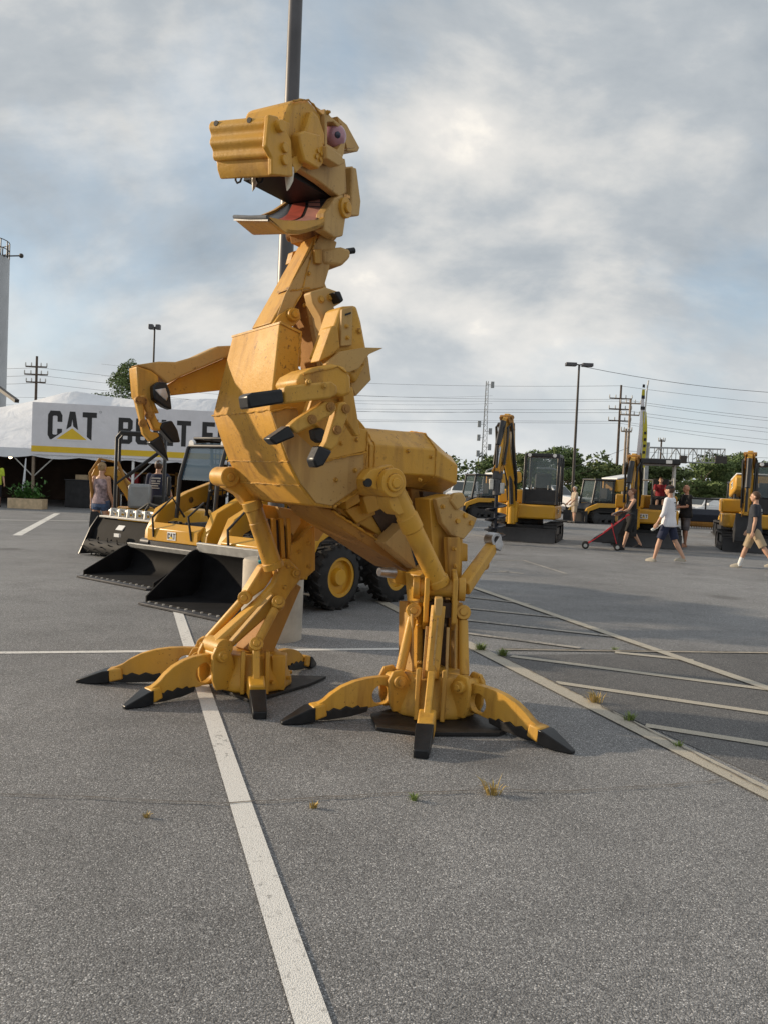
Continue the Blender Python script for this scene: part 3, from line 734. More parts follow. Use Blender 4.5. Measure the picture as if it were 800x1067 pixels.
# ---- legs
def claw(root, tip, hgt, par, th=.055, hole=True, wid=1.0):
    """root: ground point under the hinge, tip: ground point of the claw's point"""
    r_, t_ = V((root.x, root.y, 0)), V((tip.x, tip.y, 0)); d = (t_ - r_); Lc = d.length; d = d / Lc; n = d.cross(Z)
    q = lambda x, z: r_ + d * (x * Lc) + Z * z - n * (th / 2)
    pts = [(0.00, .10), (-.02, .13), (-.02, hgt * .90), (.05, hgt), (.16, hgt), (.27, hgt * .98), (.38, hgt * .92), (.49, hgt * .81), (.58, hgt * .66), (.64, hgt * .52),
           (.68, hgt * .46), (.75, hgt * .36), (.77, .05), (.62, .048), (.40, .060), (.2, .075)]
    mb = MB(); hc = q(.13, hgt * .56); hl = circ(hc, d, Z, min(hgt * .24, .075), 18)
    mb.plate([q(x, z) for x, z in pts], [hl] if hole else [], n * th)
    c = mb.build('claw_plate', Y_, par, bev=.006)
    mb = MB(); k = th * .9                                     # toothed black wear bar under the plate
    bar = [(.26, .05), (.25, .085), (.32, .080), (.34, .097), (.39, .082), (.45, .098), (.50, .076), (.56, .092), (.60, .072), (.66, .085), (.70, .06), (.72, .02), (.6, .016), (.4, .028)]
    mb.prism([q(x, z) - n * .012 for x, z in bar], n * (th + .024)); mb.build('wear_bar', M['wear'], c, bev=.004)
    mb = MB(); e = q(.73, .06) + n * th / 2; w_ = .062 * wid
    mb.hull([e + n * w_ + Z * .048, e - n * w_ + Z * .048, e + n * w_ - Z * .045, e - n * w_ - Z * .045,
             e + d * (.05 * Lc) + n * w_ * 1.02 + Z * .043, e + d * (.05 * Lc) - n * w_ * 1.02 + Z * .043,
             t_ + n * w_ * .35 + Z * .022, t_ - n * w_ * .35 + Z * .022, t_ + n * w_ * .35 + Z * .002, t_ - n * w_ * .35 + Z * .002,
             t_ - d * .12 + n * w_ * .9 + Z * .004, t_ - d * .12 - n * w_ * .9 + Z * .004])
    mb.build('claw_tip', M['tip'], c, bev=.006)
    mb = MB(); e = q(.68, .085) + n * th / 2                     # adapter collar between plate and tip
    mb.beam(e - d * .05 * Lc, e + d * .06 * Lc - Z * .018, .10 * wid, .085, .115 * wid, .095, side=n); mb.build('adapter', Y_, c, bev=.012)
    return c
def hinge(root, tip, z0, z1, par, w=.15):
    """clevis at the foot where a claw is pinned"""
    r_ = V((root.x, root.y, 0)); d = (V((tip.x, tip.y, 0)) - r_).normalized(); n = d.cross(Z); mb = MB()
    for s_ in (-1, 1):
        o = r_ + n * (s_ * w / 2) - n * .015
        mb.prism([o + d * x + Z * z for x, z in ((-.16, .05), (.06, .05), (.09, z0), (.10, z1 - .06), (.07, z1), (.0, z1 + .01), (-.06, z1 - .07), (-.12, z0))], n * .03)
    c = mb.build('claw_bracket', Y_, par, bev=.006)
    mb = MB(); o = r_ + d * .03 + Z * (z1 - .065); mb.cyl(o - n * (w / 2 + .05), o + n * (w / 2 + .05), .042, n=18)
    mb.cyl(o - n * (w / 2 + .065), o + n * (w / 2 + .065), .022, n=14); mb.build('bracket_pin', Y_, c, bev=.004)
    return c
def foot(c, par, r=.28, h=.27, plate=None, rot=0):
    mb = MB(); c = V((c.x, c.y, 0))
    pr = [(.025, r * 1.12), (.05, r * 1.16), (.09, r * 1.14), (h, r * .86), (h + .02, r * .80)]
    rings = [[c + V((math.cos(R(k * 36 + rot)) * q, math.sin(R(k * 36 + rot)) * q, z)) for k in range(10)] for z, q in pr]
    mb.loft(rings); f = mb.build('foot', Y_, par, bev=.012)
    if plate:
        mb = MB(); mb.prism([V((p.x, p.y, .006)) for p in plate], Z * .022); mb.build('base_plate', M['wear'], f, bev=.003)
    return f
def strut(a, b, r, par, m=None, r1=None, w=.04):
    mb = MB(); a, b = V(a), V(b); d = (b - a).normalized()
    mb.cyl(a + d * .05, b - d * .05, r, r1 or r, n=14)
    s_ = d.cross(V((0, 1, 0))).normalized(); s_ = d.cross(s_).normalized()
    for p in (a, b): mb.cyl(p - s_ * w, p + s_ * w, r * 1.55, n=16); mb.cyl(p - s_ * (w + .012), p + s_ * (w + .012), r * .8, n=12)
    return mb.build('strut', m or Y_, par, bev=.004)

# near leg (dinosaur's left)
nl = MB(); C1 = G(450, 742); BL = F.px(455, 700, .64)
bl = .60
slab(nl, [(447, 520), (454, 519), (470, 515), (478, 530), (482, 562), (481, 604), (478, 630), (466, 640), (440, 640), (437, 600), (452, 590)], bl - .10, bl - .28)
leg = nl.build('leg', Y_, dino, bev=.008)
s = MB(); slab(s, [(454, 520), (469, 516), (472, 527), (497, 540), (493, 550), (483, 562), (470, 558), (460, 545)], bl - .02, bl - .07)
hp = s.build('hip_bracket', YP, leg, bev=.008)
s = MB()
for u, v in ((476, 543), (484, 537), (490, 545)):
    c = Pb(u, v, bl - .02); s.cyl(c + L * .015, c - L * .02, .018, n=12)
s.build('bracket_bolt', Y_, hp)
s = MB(); slab(s, [(469, 522), (474, 514), (482, 513), (486, 520), (483, 528), (476, 532)], bl + .0, bl - .05); s.build('shackle', YP, hp, bev=.012)
s = MB(); slab(s, [(466, 560), (479, 560), (480, 606), (468, 608)], bl - .01, bl - .06); s.build('shank_plate', Y_, leg, bev=.006)
s = MB(); slab(s, [(480, 565), (487, 567), (487, 585), (480, 585)], bl - .12, bl - .24); s.build('stop_block', Y_, leg, bev=.006)
# shin: two heavy side plates with rusty columns behind
for u0, u1, b0, m_ in ((423, 433, .50, 'dino_rust'), (434, 441, .58, 'dino'), (468, 476, .62, 'dino'), (476, 481, .50, 'dino_rust')):
    s = MB(); slab(s, [(u0 + 1, 628), (u1 + 1, 628), (u1, 712), (u0, 712)], b0, b0 - .10); s.build('shin_plate', M[m_], leg, bev=.006)
s = MB(); slab(s, [(441, 605), (468, 605), (470, 700), (440, 700)], .36, .30); s.build('shin_web', M['dino_rust'], leg)
# knee yoke
s = MB(); k0 = Pb(430, 613, .66); k1 = Pb(483, 613, .66); ctr = (k0 + k1) / 2
ax = V((1, -.05, .0)).normalized()
s.cyl(ctr - ax * .175, ctr + ax * .175, .062, n=20)
for x in (-.155, .155): s.cyl(ctr + ax * (x - .025), ctr + ax * (x + .025), .080, n=20)
kn = s.build('knee_pin', Y_, leg, bev=.006)
s = MB(); yv = V((0, -1, 0))
for x in (-.105, .085):
    o = ctr + ax * x - yv * .09
    s.prism([o + Z * .13, o + Z * .08 + yv * .20, o - Z * .22 + yv * .20, o - Z * .29 + yv * .10, o - Z * .22], ax * .035)
s.build('knee_yoke', Y_, kn, bev=.008)
# thigh cylinder
s = MB(); a, b = Pb(409, 508, .66), ctr + V((0, -.03, .03)); d = (b - a).normalized()
s.cyl(a, b, .068, rings=[(0, .068), (.28, .068), (.285, .076), (.42, .076), (.425, .068), (.93, .068), (.935, .078), (1, .078)], n=24)
thg = s.build('thigh_cylinder', Y_, leg, bev=.003)
s = MB(); a = Pb(407, 503, .72); s.cyl(a + L * .04, a - L * .32, .095, n=24); s.cyl(a + L * .06, a + L * .03, .058, n=22); s.cyl(a + L * .07, a + L * .05, .034, n=18)
slab(s, [(378, 499), (386, 490), (408, 484), (420, 500), (412, 512), (390, 510)], .70, .62)
slab(s, [(404, 518), (420, 505), (430, 524), (428, 532), (415, 537), (407, 530)], .72, .58); s.build('hip_pin', Y_, thg, bev=.006)
# shin ram in front
s = MB(); a, b = ctr + V((-.01, -.14, -.10)), V((C1.x - .03, C1.y - .22, .29))
s.beam(a, b, .095, .10, ch=.35, side=ax); ramo = s.build('shin_ram', Y_, leg, bev=.004)
s = MB(); s.beam(a + Z * .06, a - Z * .12, .055, .12, side=ax); s.build('ram_head', YP, ramo, bev=.01)
s = MB(); s.beam(a.lerp(b, .15) + yv * .052, a.lerp(b, .8) + yv * .052, .012, .012, side=ax); s.build('ram_seam', YP, ramo)
# foot and claws
f1 = foot(C1, leg, .265, .27, [G(386, 748), G(430, 736), G(496, 740), G(529, 764), G(520, 768), G(440, 768), G(392, 762)], 10)
TL, TR, TF = G(293, 755), G(597, 786), G(438, 791)
cc = V((C1.x, C1.y, 0))
for T, hh, rr in ((TL, .275, .30), (TR, .275, .30)):
    dd = (V((T.x, T.y, 0)) - cc).normalized(); rt = cc + dd * rr
    claw(rt, T, hh, leg); hinge(rt - dd * .02, T, .12, .32, leg)
    strut(rt + Z * .26 - dd * .03, ctr + ax * (.17 if T is TR else -.17) - Z * .16 + V((0, -.02, 0)), .033, leg)
dd = (V((TF.x, TF.y, 0)) - cc).normalized(); rt = cc + dd * .36
nn = dd.cross(Z); s = MB()
for x in (-.085, .085): s.beam(rt + nn * x - dd * .06 + Z * .03, rt + nn * x - dd * .10 + Z * .36, .03, .10, side=nn)
s.build('claw_bracket', Y_, leg, bev=.006)
s = MB(); s.beam(rt - dd * .06 + Z * .33, rt + dd * .22 + Z * .10, .045, .09, side=nn); fc = s.build('claw_plate', Y_, leg, bev=.008)
s = MB(); e = rt + dd * .24 + Z * .10; s.beam(e - dd * .08, e + dd * .1 - Z * .03, .11, .14, .105, .11, side=nn); s.build('adapter', Y_, fc, bev=.012)
def fronttip(rt, T, par, x0=.32):
    s = MB(); dd = (V((T.x, T.y, 0)) - V((rt.x, rt.y, 0))); ln = dd.length; dd = dd / ln; nn = dd.cross(Z); e = V((T.x, T.y, 0)) - dd * .24
    s.hull([e + nn * .055 + Z * .14, e - nn * .055 + Z * .14, e + nn * .055 + Z * .03, e - nn * .055 + Z * .03, V((T.x, T.y, 0)) + nn * .045 + Z * .05, V((T.x, T.y, 0)) - nn * .045 + Z * .05,
            V((T.x, T.y, 0)) + nn * .045 + Z * .002, V((T.x, T.y, 0)) - nn * .045 + Z * .002])
    return s.build('claw_tip', M['tip'], par, bev=.008)
fronttip(rt, TF, fc)
# heel spur
s = MB(); a, b = ctr + V((.17, .05, .0)), Pb(511, 571, .50)
s.beam(a, b, .10, .10, .085, .085, ch=.25); sp = s.build('heel_spur', Y_, leg, bev=.008)
s = MB(); c = Pb(500, 588, .53); s.cyl(c + L * .06, c - L * .03, .035, n=16); s.build('spur_pin', YR, sp)
s = MB(); c = Pb(513, 562, .50); s.ringtube(c + L * .045, c - L * .045, .052, .026, 18); s.hull([c + L * .05 + V(q) for q in ((.02, 0, .03), (.05, 0, -.03), (.03, 0, -.085), (-.03, 0, -.05))] + [c - L * .05 + V(q) for q in ((.02, 0, .03), (.05, 0, -.03), (.03, 0, -.085), (-.03, 0, -.05))])
s.build('spur_eye', M['silver'], sp, bev=.004)
# inner spur behind the knee
s = MB(); slab(s, [(409, 592), (432, 602), (434, 612), (412, 608)], .30, .22); sp2 = s.build('inner_spur', Y_, leg, bev=.006)
s = MB(); s.cyl(Pb(395, 596, .28), Pb(410, 597, .28), .03, .042, n=16); s.build('spur_tip', M['silver'], sp2)

# far leg (dinosaur's right)
bf = -.46
C2 = G(262, 716)
s = MB(); slab(s, [(266, 524), (326, 534), (329, 545), (329, 594), (318, 604), (306, 606), (296, 592), (288, 600), (276, 560)], bf - .08, bf - .28)
leg2 = s.build('leg', Y_, dino, bev=.008)
s = MB(); slab(s, [(304, 567), (311, 564), (326, 548), (328, 594), (317, 604), (308, 602), (302, 586)], bf + .02, bf - .06); s.build('thigh_plate', Y_, leg2, bev=.006)
s = MB(); slab(s, [(290, 528), (312, 533), (314, 545), (306, 558), (296, 546)], bf + .0, bf - .05)
slab(s, [(322, 538), (338, 540), (340, 552), (332, 564), (326, 562)], bf - .2, bf - .25); s.build('hip_bracket', YP, leg2, bev=.006)
s = MB()
for u0, u1 in ((284, 288), (292, 296), (299, 303)): slab(s, [(u0, 540), (u1, 540), (u1 + 2, 582), (u0 + 2, 582)], bf + .01, bf - .05)
s.build('guide_rod', Y_, leg2, bev=.004)
s = MB(); slab(s, [(273, 545), (306, 552), (304, 590), (282, 585)], bf - .03, bf - .07); s.build('thigh_web', M['dino_rust'], leg2)
# lever from knee down to the shin
s = MB(); slab(s, [(295, 584), (302, 582), (313, 594), (314, 604), (303, 618), (290, 640), (279, 632), (274, 622), (286, 608)], bf + .09, bf + .02)
kl = s.build('knee_lever', Y_, leg2, bev=.012)
s = MB(); pin(s, 308.5, 597, bf + .10, .035, .2); pin(s, 290, 628, bf + .13, .052, .22); s.build('knee_pin', Y_, kl, bev=.005)
s = MB(); slab(s, [(258, 616), (274, 590), (282, 588), (286, 600), (276, 614), (262, 624), (256, 622)], bf + .0, bf - .10); s.build('knee_guard', Y_, kl, bev=.012)
s = MB(); a, b = Pb(262, 522, bf + .08), Pb(286, 592, bf + .10); s.cyl(a, b, .066, rings=[(0, .072), (.12, .072), (.125, .064), (.30, .064), (.305, .068), (.9, .068), (.905, .078), (1, .078)], n=24)
tc2 = s.build('thigh_cylinder', Y_, leg2, bev=.003)
s = MB(); a = Pb(239, 497, bf + .02); s.cyl(a + L * .03, a - L * .2, .072, n=24); s.cyl(a + L * .045, a + L * .02, .03, n=16)
slab(s, [(232, 490), (246, 486), (256, 500), (268, 524), (258, 527), (250, 516), (236, 508)], bf + .02, bf - .10); s.build('hip_pin', M['dino'], tc2, bev=.008)
# shin ram down to the second claw
cc2 = V((C2.x, C2.y, 0)); T1, T2, T3, T4 = G(80, 711), G(129, 739), G(271, 750), G(328, 693)
def rootof(T, r): dd = (V((T.x, T.y, 0)) - cc2).normalized(); return cc2 + dd * r, dd
r2_, d2_ = rootof(T2, .33)
s = MB(); a, b = Pb(285, 622, bf + .05), r2_ + Z * .34 - d2_ * .02
s.beam(a, b, .13, .14, .125, .13, ch=.3); sr = s.build('shin_ram', Y_, leg2, bev=.006)
s = MB(); s.cyl(b - d2_.cross(Z) * .10, b + d2_.cross(Z) * .10, .07, n=20); s.build('ram_pin', Y_, sr, bev=.006)
# shin column behind
s = MB(); s.beam(Pb(300, 606, bf - .08), cc2 + Z * .25, .20, .16, .24, .2, ch=.2); s.build('shin_column', M['dino_rust'], leg2, bev=.006)
r3_, d3_ = rootof(T3, .33); r1_, d1_ = rootof(T1, .36); r4_, d4_ = rootof(T4, .30)
strut(r3_ + Z * .38 - d3_ * .02, Pb(290, 629, bf + .16), .032, leg2)
strut(r1_ + Z * .32, Pb(256, 622, bf - .02), .032, leg2)
f2 = foot(C2, leg2, .26, .26, [G(232, 722), G(262, 706), G(340, 708), G(322, 716), G(262, 734)], 4)
claw(r1_, T1, .29, leg2); hinge(r1_, T1, .12, .30, leg2)
claw(r2_, T2, .30, leg2); hinge(r2_ - d2_ * .02, T2, .12, .36, leg2, .18)
claw(r4_, T4, .22, leg2)
nn = d3_.cross(Z); s = MB()
for x in (-.085, .085): s.beam(r3_ + nn * x - d3_ * .04 + Z * .03, r3_ + nn * x - d3_ * .06 + Z * .33, .03, .09, side=nn)
s.build('claw_bracket', Y_, leg2, bev=.006)
s = MB(); s.beam(r3_ - d3_ * .03 + Z * .36, r3_ + d3_ * .12 + Z * .10, .05, .09, side=nn); fc = s.build('claw_plate', Y_, leg2, bev=.008)
s = MB(); e = r3_ + d3_ * .14 + Z * .12; s.beam(e - d3_ * .07, e + d3_ * .08 - Z * .02, .12, .14, .105, .11, side=nn); s.build('adapter', Y_, fc, bev=.012)
fronttip(r3_, T3, fc)
s = MB(); e = cc2 + V((.22, -.12, .16)); s.box(e, (.05, .06, .13)); s.build('foot_block', Y_, f2, bev=.012)
# ---- fabrication detail on the sculpture: weld beads, bolts, hoses, gap shade as dark brown pieces
M['gap_shade'] = plain('gap_shade_brown', (0.055, 0.030, 0.014), 0.55, 0.1, 0.5, 14, 0.3, 40)  # near-black brown, paints the shade in gaps between the plates
def bead(pts, b, par, r=.006, fr=None):
    fr = fr or F; mb = MB(); P_ = [fr.px(u, v, b) for u, v in pts]; path = []
    for a, c in zip(P_, P_[1:]):
        n = max(2, int((c - a).length / .022))
        for k in range(n): path.append(a.lerp(c, k / n) + V((rnd.uniform(-1, 1), rnd.uniform(-1, 1), rnd.uniform(-1, 1))) * r * .5)
    path.append(P_[-1]); mb.tube(path, [r * rnd.uniform(.7, 1.3) for _ in path], 6)
    return mb.build('weld_seam', M['dino_dirty'], par)
def bolt(u, v, b, r, par, fr=None, m=None, out=.018):
    fr = fr or F; c = fr.px(u, v, b); mb = MB(); mb.cyl(c + fr.l * out, c - fr.l * .015, r, n=6); mb.cyl(c + fr.l * .004, c - fr.l * .01, r * 1.45, n=16)
    return mb.build('bolt', m or Y_, par, bev=.002)
def hose(pts, r, par, m='hose'):
    P_ = [V(p) for p in pts]; out = []
    for i in range(len(P_) - 1):                             # Catmull-Rom through the points
        p0, p1, p2, p3 = P_[max(i - 1, 0)], P_[i], P_[i + 1], P_[min(i + 2, len(P_) - 1)]
        for k in range(6):
            t_ = k / 6; out.append(.5 * ((2 * p1) + (p2 - p0) * t_ + (2 * p0 - 5 * p1 + 4 * p2 - p3) * t_ ** 2 + (3 * p1 - p0 - 3 * p2 + p3) * t_ ** 3))
    out.append(P_[-1]); mb = MB(); mb.tube(out, r, 8); return mb.build('hose', M[m], par)
bead([(283, 429), (300, 425), (310, 426)], .466, torso); bead([(383, 450), (382, 505)], .478, torso); bead([(340, 480), (383, 471)], .478, torso); bead([(346, 442), (340, 478)], .478, torso)
bead([(314, 347), (312, 382)], .372, torso, .008); bead([(348, 528), (382, 508)], .455, torso, .009)
bead([(330, 246), (315, 303)], .16, neck); bead([(303, 303), (323, 300)], .161, neck, .005); bead([(298, 337), (315, 305)], .16, neck)
for u, v in ((291, 345), (300, 348)): pass
for u, v in ((356, 462), (372, 458), (350, 500), (370, 490)): bolt(u, v, .476 if v < 475 else .463, .012, torso)
for u, v in ((322, 330), (318, 318), (329, 268), (322, 285)): bolt(u, v, .16 if v < 300 else .10, .011, neck)
for u, v in ((344, 310), (335, 312)): bolt(u, v, .46, .018, sh)
for u, v in ((361, 340), (362, 352)): bolt(u, v, B1 + .086, .010, ua)
for u, v in ((374, 345), (377, 378), (369, 385)): bolt(u, v, B1 + .061, .014, ua)
bead([(357, 366), (380, 363)], B1 + .065, ua); bead([(316, 390), (352, 382), (364, 390)], B1 + .285, hand, .005)
for u, v in ((322, 398), (338, 402)): bolt(u, v, B1 + .365, .012, hand)
# tail seams, a patch and two eye plates on the hip
for aa in (aF + .06, aM - .02):
    rr = oct_(aa, .432, rz * 1.003); path = rr + [rr[0]]; mb = MB(); pp = []
    for a, c in zip(path, path[1:]):
        for k in range(8): pp.append(a.lerp(c, k / 8) + V((rnd.uniform(-1, 1), 0, rnd.uniform(-1, 1))) * .003)
    mb.tube(pp, .006, 6); mb.build('weld_seam', M['dino_dirty'], tail)
for u, v in ((384, 503),): 
    c = Pb(u, v, .705); mb = MB(); mb.cyl(c + L * .003, c - L * .02, .028, n=18); mb.build('pin_hole', M['mouth_black'], thg)
for u, v in ((425, 470), (437, 500), (449, 476)): bolt(u, v, .435, .010, tail)
# lower body: dark sheets with recess shade in their colour, rods, hoses between the hips
s = MB(); slab(s, [(440, 512), (461, 514), (459, 590), (452, 600), (444, 560)], .345, .30); s.build('hip_gap_shade', M['gap_shade'], dino)
s = MB(); s.cyl(Pb(458, 525, .42), Pb(461, 598, .40), .022, n=14); s.build('chrome_rod', M['chrome'], leg)
for u, v in ((352, 535), (372, 546), (392, 560)): bolt(u, v, .175, .018, belly, m=YR)
bead([(346, 532), (431, 587)], .225, belly, .008)
s = MB(); slab(s, [(388, 536), (400, 520), (424, 520), (418, 545), (402, 560)], .175, .15); s.build('wing_gap_shade', M['gap_shade'], belly)
s = MB(); slab(s, [(360, 531), (388, 522), (392, 536), (372, 546)], .20, .155); s.build('wing_rib', Y_, belly, bev=.008)
# near leg: thin plates, dark strips painting slot shade between them, bolts
for u0, u1, v0, v1, b0, m_ in ((441.5, 444, 632, 706, .60, 'gap_shade'), (465, 468, 632, 706, .60, 'gap_shade'), (446, 449, 600, 632, .62, 'dino'), (461, 464, 600, 632, .62, 'dino'), (429, 431, 640, 700, .62, 'dino_pale'), (473, 475, 645, 702, .66, 'dino_pale'), (478, 479.5, 640, 700, .60, 'dino')):
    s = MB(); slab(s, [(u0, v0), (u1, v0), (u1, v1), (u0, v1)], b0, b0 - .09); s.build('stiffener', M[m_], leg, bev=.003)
for u, v in ((436, 652), (437, 690), (472, 655), (471, 694), (474, 590), (473, 572), (461, 528)): bolt(u, v, .585 if u < 450 else .625, .012, leg)
for u, v in ((452, 655), (451, 675)):
    c = V((0, 0, 0))
s = MB()
for x in (-.075, .065): s.beam(ctr + ax * x + V((0, -.10, -.25)), V((C1.x + x * 1.1, C1.y - .16, .27)), .02, .07, side=ax)
s.build('ram_guide', YP, leg, bev=.003)
s = MB(); s.box(ctr + V((0, .02, -.14)), (.085, .09, .05)); s.build('yoke_gap_shade', M['gap_shade'], leg)  # dark block, its colour stands for the shade inside the yoke
for k in range(10):                                          # bolts round the foot flange
    a = R(k * 36 + 28); c = V((C1.x, C1.y, 0)) + V((math.cos(a) * .285, math.sin(a) * .285, .10)); mb = MB(); dd_ = V((math.cos(a), math.sin(a), 0)); mb.cyl(c - dd_ * .02, c + dd_ * .03, .016, n=6); mb.build('flange_bolt', Y_, f1)
    a = R(k * 36 + 22); c = V((C2.x, C2.y, 0)) + V((math.cos(a) * .28, math.sin(a) * .28, .10)); mb = MB(); dd_ = V((math.cos(a), math.sin(a), 0)); mb.cyl(c - dd_ * .02, c + dd_ * .03, .016, n=6); mb.build('flange_bolt', Y_, f2)
# far leg
s = MB(); slab(s, [(279, 540), (304, 545), (303, 586), (284, 582)], bf - .02, bf - .045); s.build('thigh_gap_shade', M['gap_shade'], leg2)  # dark sheet, paints the shade behind the thigh rods
for u, v in ((312, 575), (322, 566), (322, 590), (311, 597)): bolt(u, v, bf + .025, .013, leg2)
for u, v in ((300, 590), (284, 622), (297, 612)): bolt(u, v, bf + .095, .013, leg2)
bead([(304, 567), (311, 564), (326, 549)], bf + .022, leg2); bead([(296, 586), (312, 596)], bf + .092, kl)
s = MB(); s.beam(sr_a := Pb(283, 620, bf + .12), Pb(241, 668, bf + .16), .05, .012, side=L); s.build('ram_strip', YP, sr, bev=.003)
# head
bead([(306, 105), (322, 104), (335, 119)], .275, hd, .006, HF); bead([(340, 172), (341, 164)], .255, uj, .005, HF)
for u, v in ((366, 183), (366, 215)): bolt(u, v, .205, .016, hd, HF)
for u, v in ((342, 117), (343, 163), (352, 167)): bolt(u, v, .305, .010, sock, HF)
# ================================================================ LETTERING
GLY = {
 'C': (.6, [(.6, .62), (.6, .85), (.5, 1), (.1, 1), (0, .85), (0, .15), (.1, 0), (.5, 0), (.6, .15), (.6, .38), (.4, .38), (.4, .2), (.36, .17), (.24, .17), (.2, .2), (.2, .8), (.24, .83), (.36, .83), (.4, .8), (.4, .62)], []),
 'A': (.65, [(0, 0), (.19, 0), (.23, .18), (.42, .18), (.46, 0), (.65, 0), (.44, 1), (.21, 1)], [[(.26, .34), (.39, .34), (.325, .74)]]),
 'T': (.6, [(.2, 0), (.4, 0), (.4, .82), (.6, .82), (.6, 1), (0, 1), (0, .82), (.2, .82)], []),
 'B': (.6, [(0, 0), (.48, 0), (.6, .1), (.6, .42), (.52, .52), (.6, .6), (.6, .9), (.48, 1), (0, 1)], [[(.2, .17), (.4, .17), (.4, .43), (.2, .43)], [(.2, .59), (.4, .59), (.4, .83), (.2, .83)]]),
 'U': (.6, [(0, 1), (0, .12), (.1, 0), (.5, 0), (.6, .12), (.6, 1), (.4, 1), (.4, .2), (.36, .17), (.24, .17), (.2, .2), (.2, 1)], []),
 'I': (.2, [(0, 0), (.2, 0), (.2, 1), (0, 1)], []),
 'L': (.52, [(0, 0), (.52, 0), (.52, .18), (.2, .18), (.2, 1), (0, 1)], []),
 'F': (.54, [(0, 0), (.2, 0), (.2, .42), (.46, .42), (.46, .59), (.2, .59), (.2, .83), (.54, .83), (.54, 1), (0, 1)], []),
 'O': (.6, [(.1, 0), (.5, 0), (.6, .13), (.6, .87), (.5, 1), (.1, 1), (0, .87), (0, .13)], [[(.2, .2), (.4, .2), (.4, .8), (.2, .8)]]),
 'R': (.62, [(0, 0), (.2, 0), (.2, .4), (.28, .4), (.42, 0), (.62, 0), (.47, .44), (.6, .55), (.6, .9), (.48, 1), (0, 1)], [[(.2, .57), (.4, .57), (.4, .83), (.2, .83)]]),
}
def text(mb, s, o, xd, yd, hgt, th, gap=.12, xs=1.0):
    o, xd, yd = V(o), V(xd).normalized(), V(yd).normalized(); x = 0
    for c in s:
        if c == ' ': x += .35; continue
        wd, pl, hl = GLY[c]
        f = lambda p: o + xd * ((x + p[0]) * hgt * xs) + yd * (p[1] * hgt)
        mb.plate([f(p) for p in pl], [[f(p) for p in q] for q in hl], V(th))
        x += wd + gap
    return x * hgt * xs

# ================================================================ MACHINES (local axes: +x forward, +y to the machine's left)
X_, Yv = V((1, 0, 0)), V((0, 1, 0))
def wheel(par, x, y, r, wd, rimm, tm='rub', lug=18):
    s = 1 if y > 0 else -1
    mb = MB(); mb.cyl((x, y - wd / 2, r), (x, y + wd / 2, r), r, n=36, cap=False, rings=[(.3, r * .60), (0, r * .62), (.03, r * .80), (.14, r * .95), (.25, r * .97), (.75, r * .97), (.86, r * .95), (.97, r * .80), (1, r * .62), (.7, r * .60)])
    for k in range(lug):                                        # chevron lugs
        a = 2 * math.pi * k / lug
        for sd in (-1, 1):
            aa = a + (math.pi / lug if sd > 0 else 0)
            c = V((x + math.cos(aa) * r * .965, y + sd * wd * .26, r + math.sin(aa) * r * .965))
            rad = V((math.cos(aa), 0, math.sin(aa))); tg = V((-math.sin(aa), sd * .55, math.cos(aa))).normalized()
            mb.box(c, (wd * .25, r * .055, r * .05), (tg.cross(rad).normalized(), tg, rad))
    w = mb.build('wheel', M[tm], par, bev=.0)
    mb = MB(); yo = y + s * wd / 2
    mb.ringtube((x, yo - s * .015, r), (x, yo - s * wd * .55, r), r * .64, r * .52, 30)
    mb.cyl((x, yo - s * wd * .28, r), (x, yo - s * wd * .34, r), r * .55, n=30)
    mb.cyl((x, yo - s * wd * .05, r), (x, yo - s * wd * .3, r), r * .24, r * .30, n=24)
    rm = mb.build('rim', rimm, w, bev=.003)
    mb = MB()
    for k in range(8):
        a = 2 * math.pi * k / 8; c = V((x + math.cos(a) * r * .38, yo - s * wd * .22, r + math.sin(a) * r * .38)); mb.cyl(c, c - V((0, s * .05, 0)), r * .045, n=8)
    return w
def decal(par, o, xd, yd, hgt, nrm, s='CAT', back=True):
    o, xd, yd, nrm = V(o), V(xd).normalized(), V(yd).normalized(), V(nrm).normalized()
    L = hgt * 2.05
    if back:
        mb = MB(); mb.prism([o - xd * (L * .58) - yd * (hgt * .72), o + xd * (L * .58) - yd * (hgt * .72), o + xd * (L * .58) + yd * (hgt * .72), o - xd * (L * .58) + yd * (hgt * .72)], nrm * .004)
        b = mb.build('decal', M['white'], par, smooth=False)
    else: b = par
    mb = MB(); text(mb, s, o - xd * (L * .5) - yd * (hgt * .5) + nrm * .0041, xd, yd, hgt, nrm * .004); mb.build('lettering', M['letter'], b, smooth=False)
    mb = MB(); c = o + nrm * .0085
    mb.prism([c - xd * hgt * .62 - yd * hgt * .5, c + xd * hgt * .62 - yd * hgt * .5, c - yd * hgt * .02], nrm * .002); mb.build('triangle', M['ban_y'], b, smooth=False)
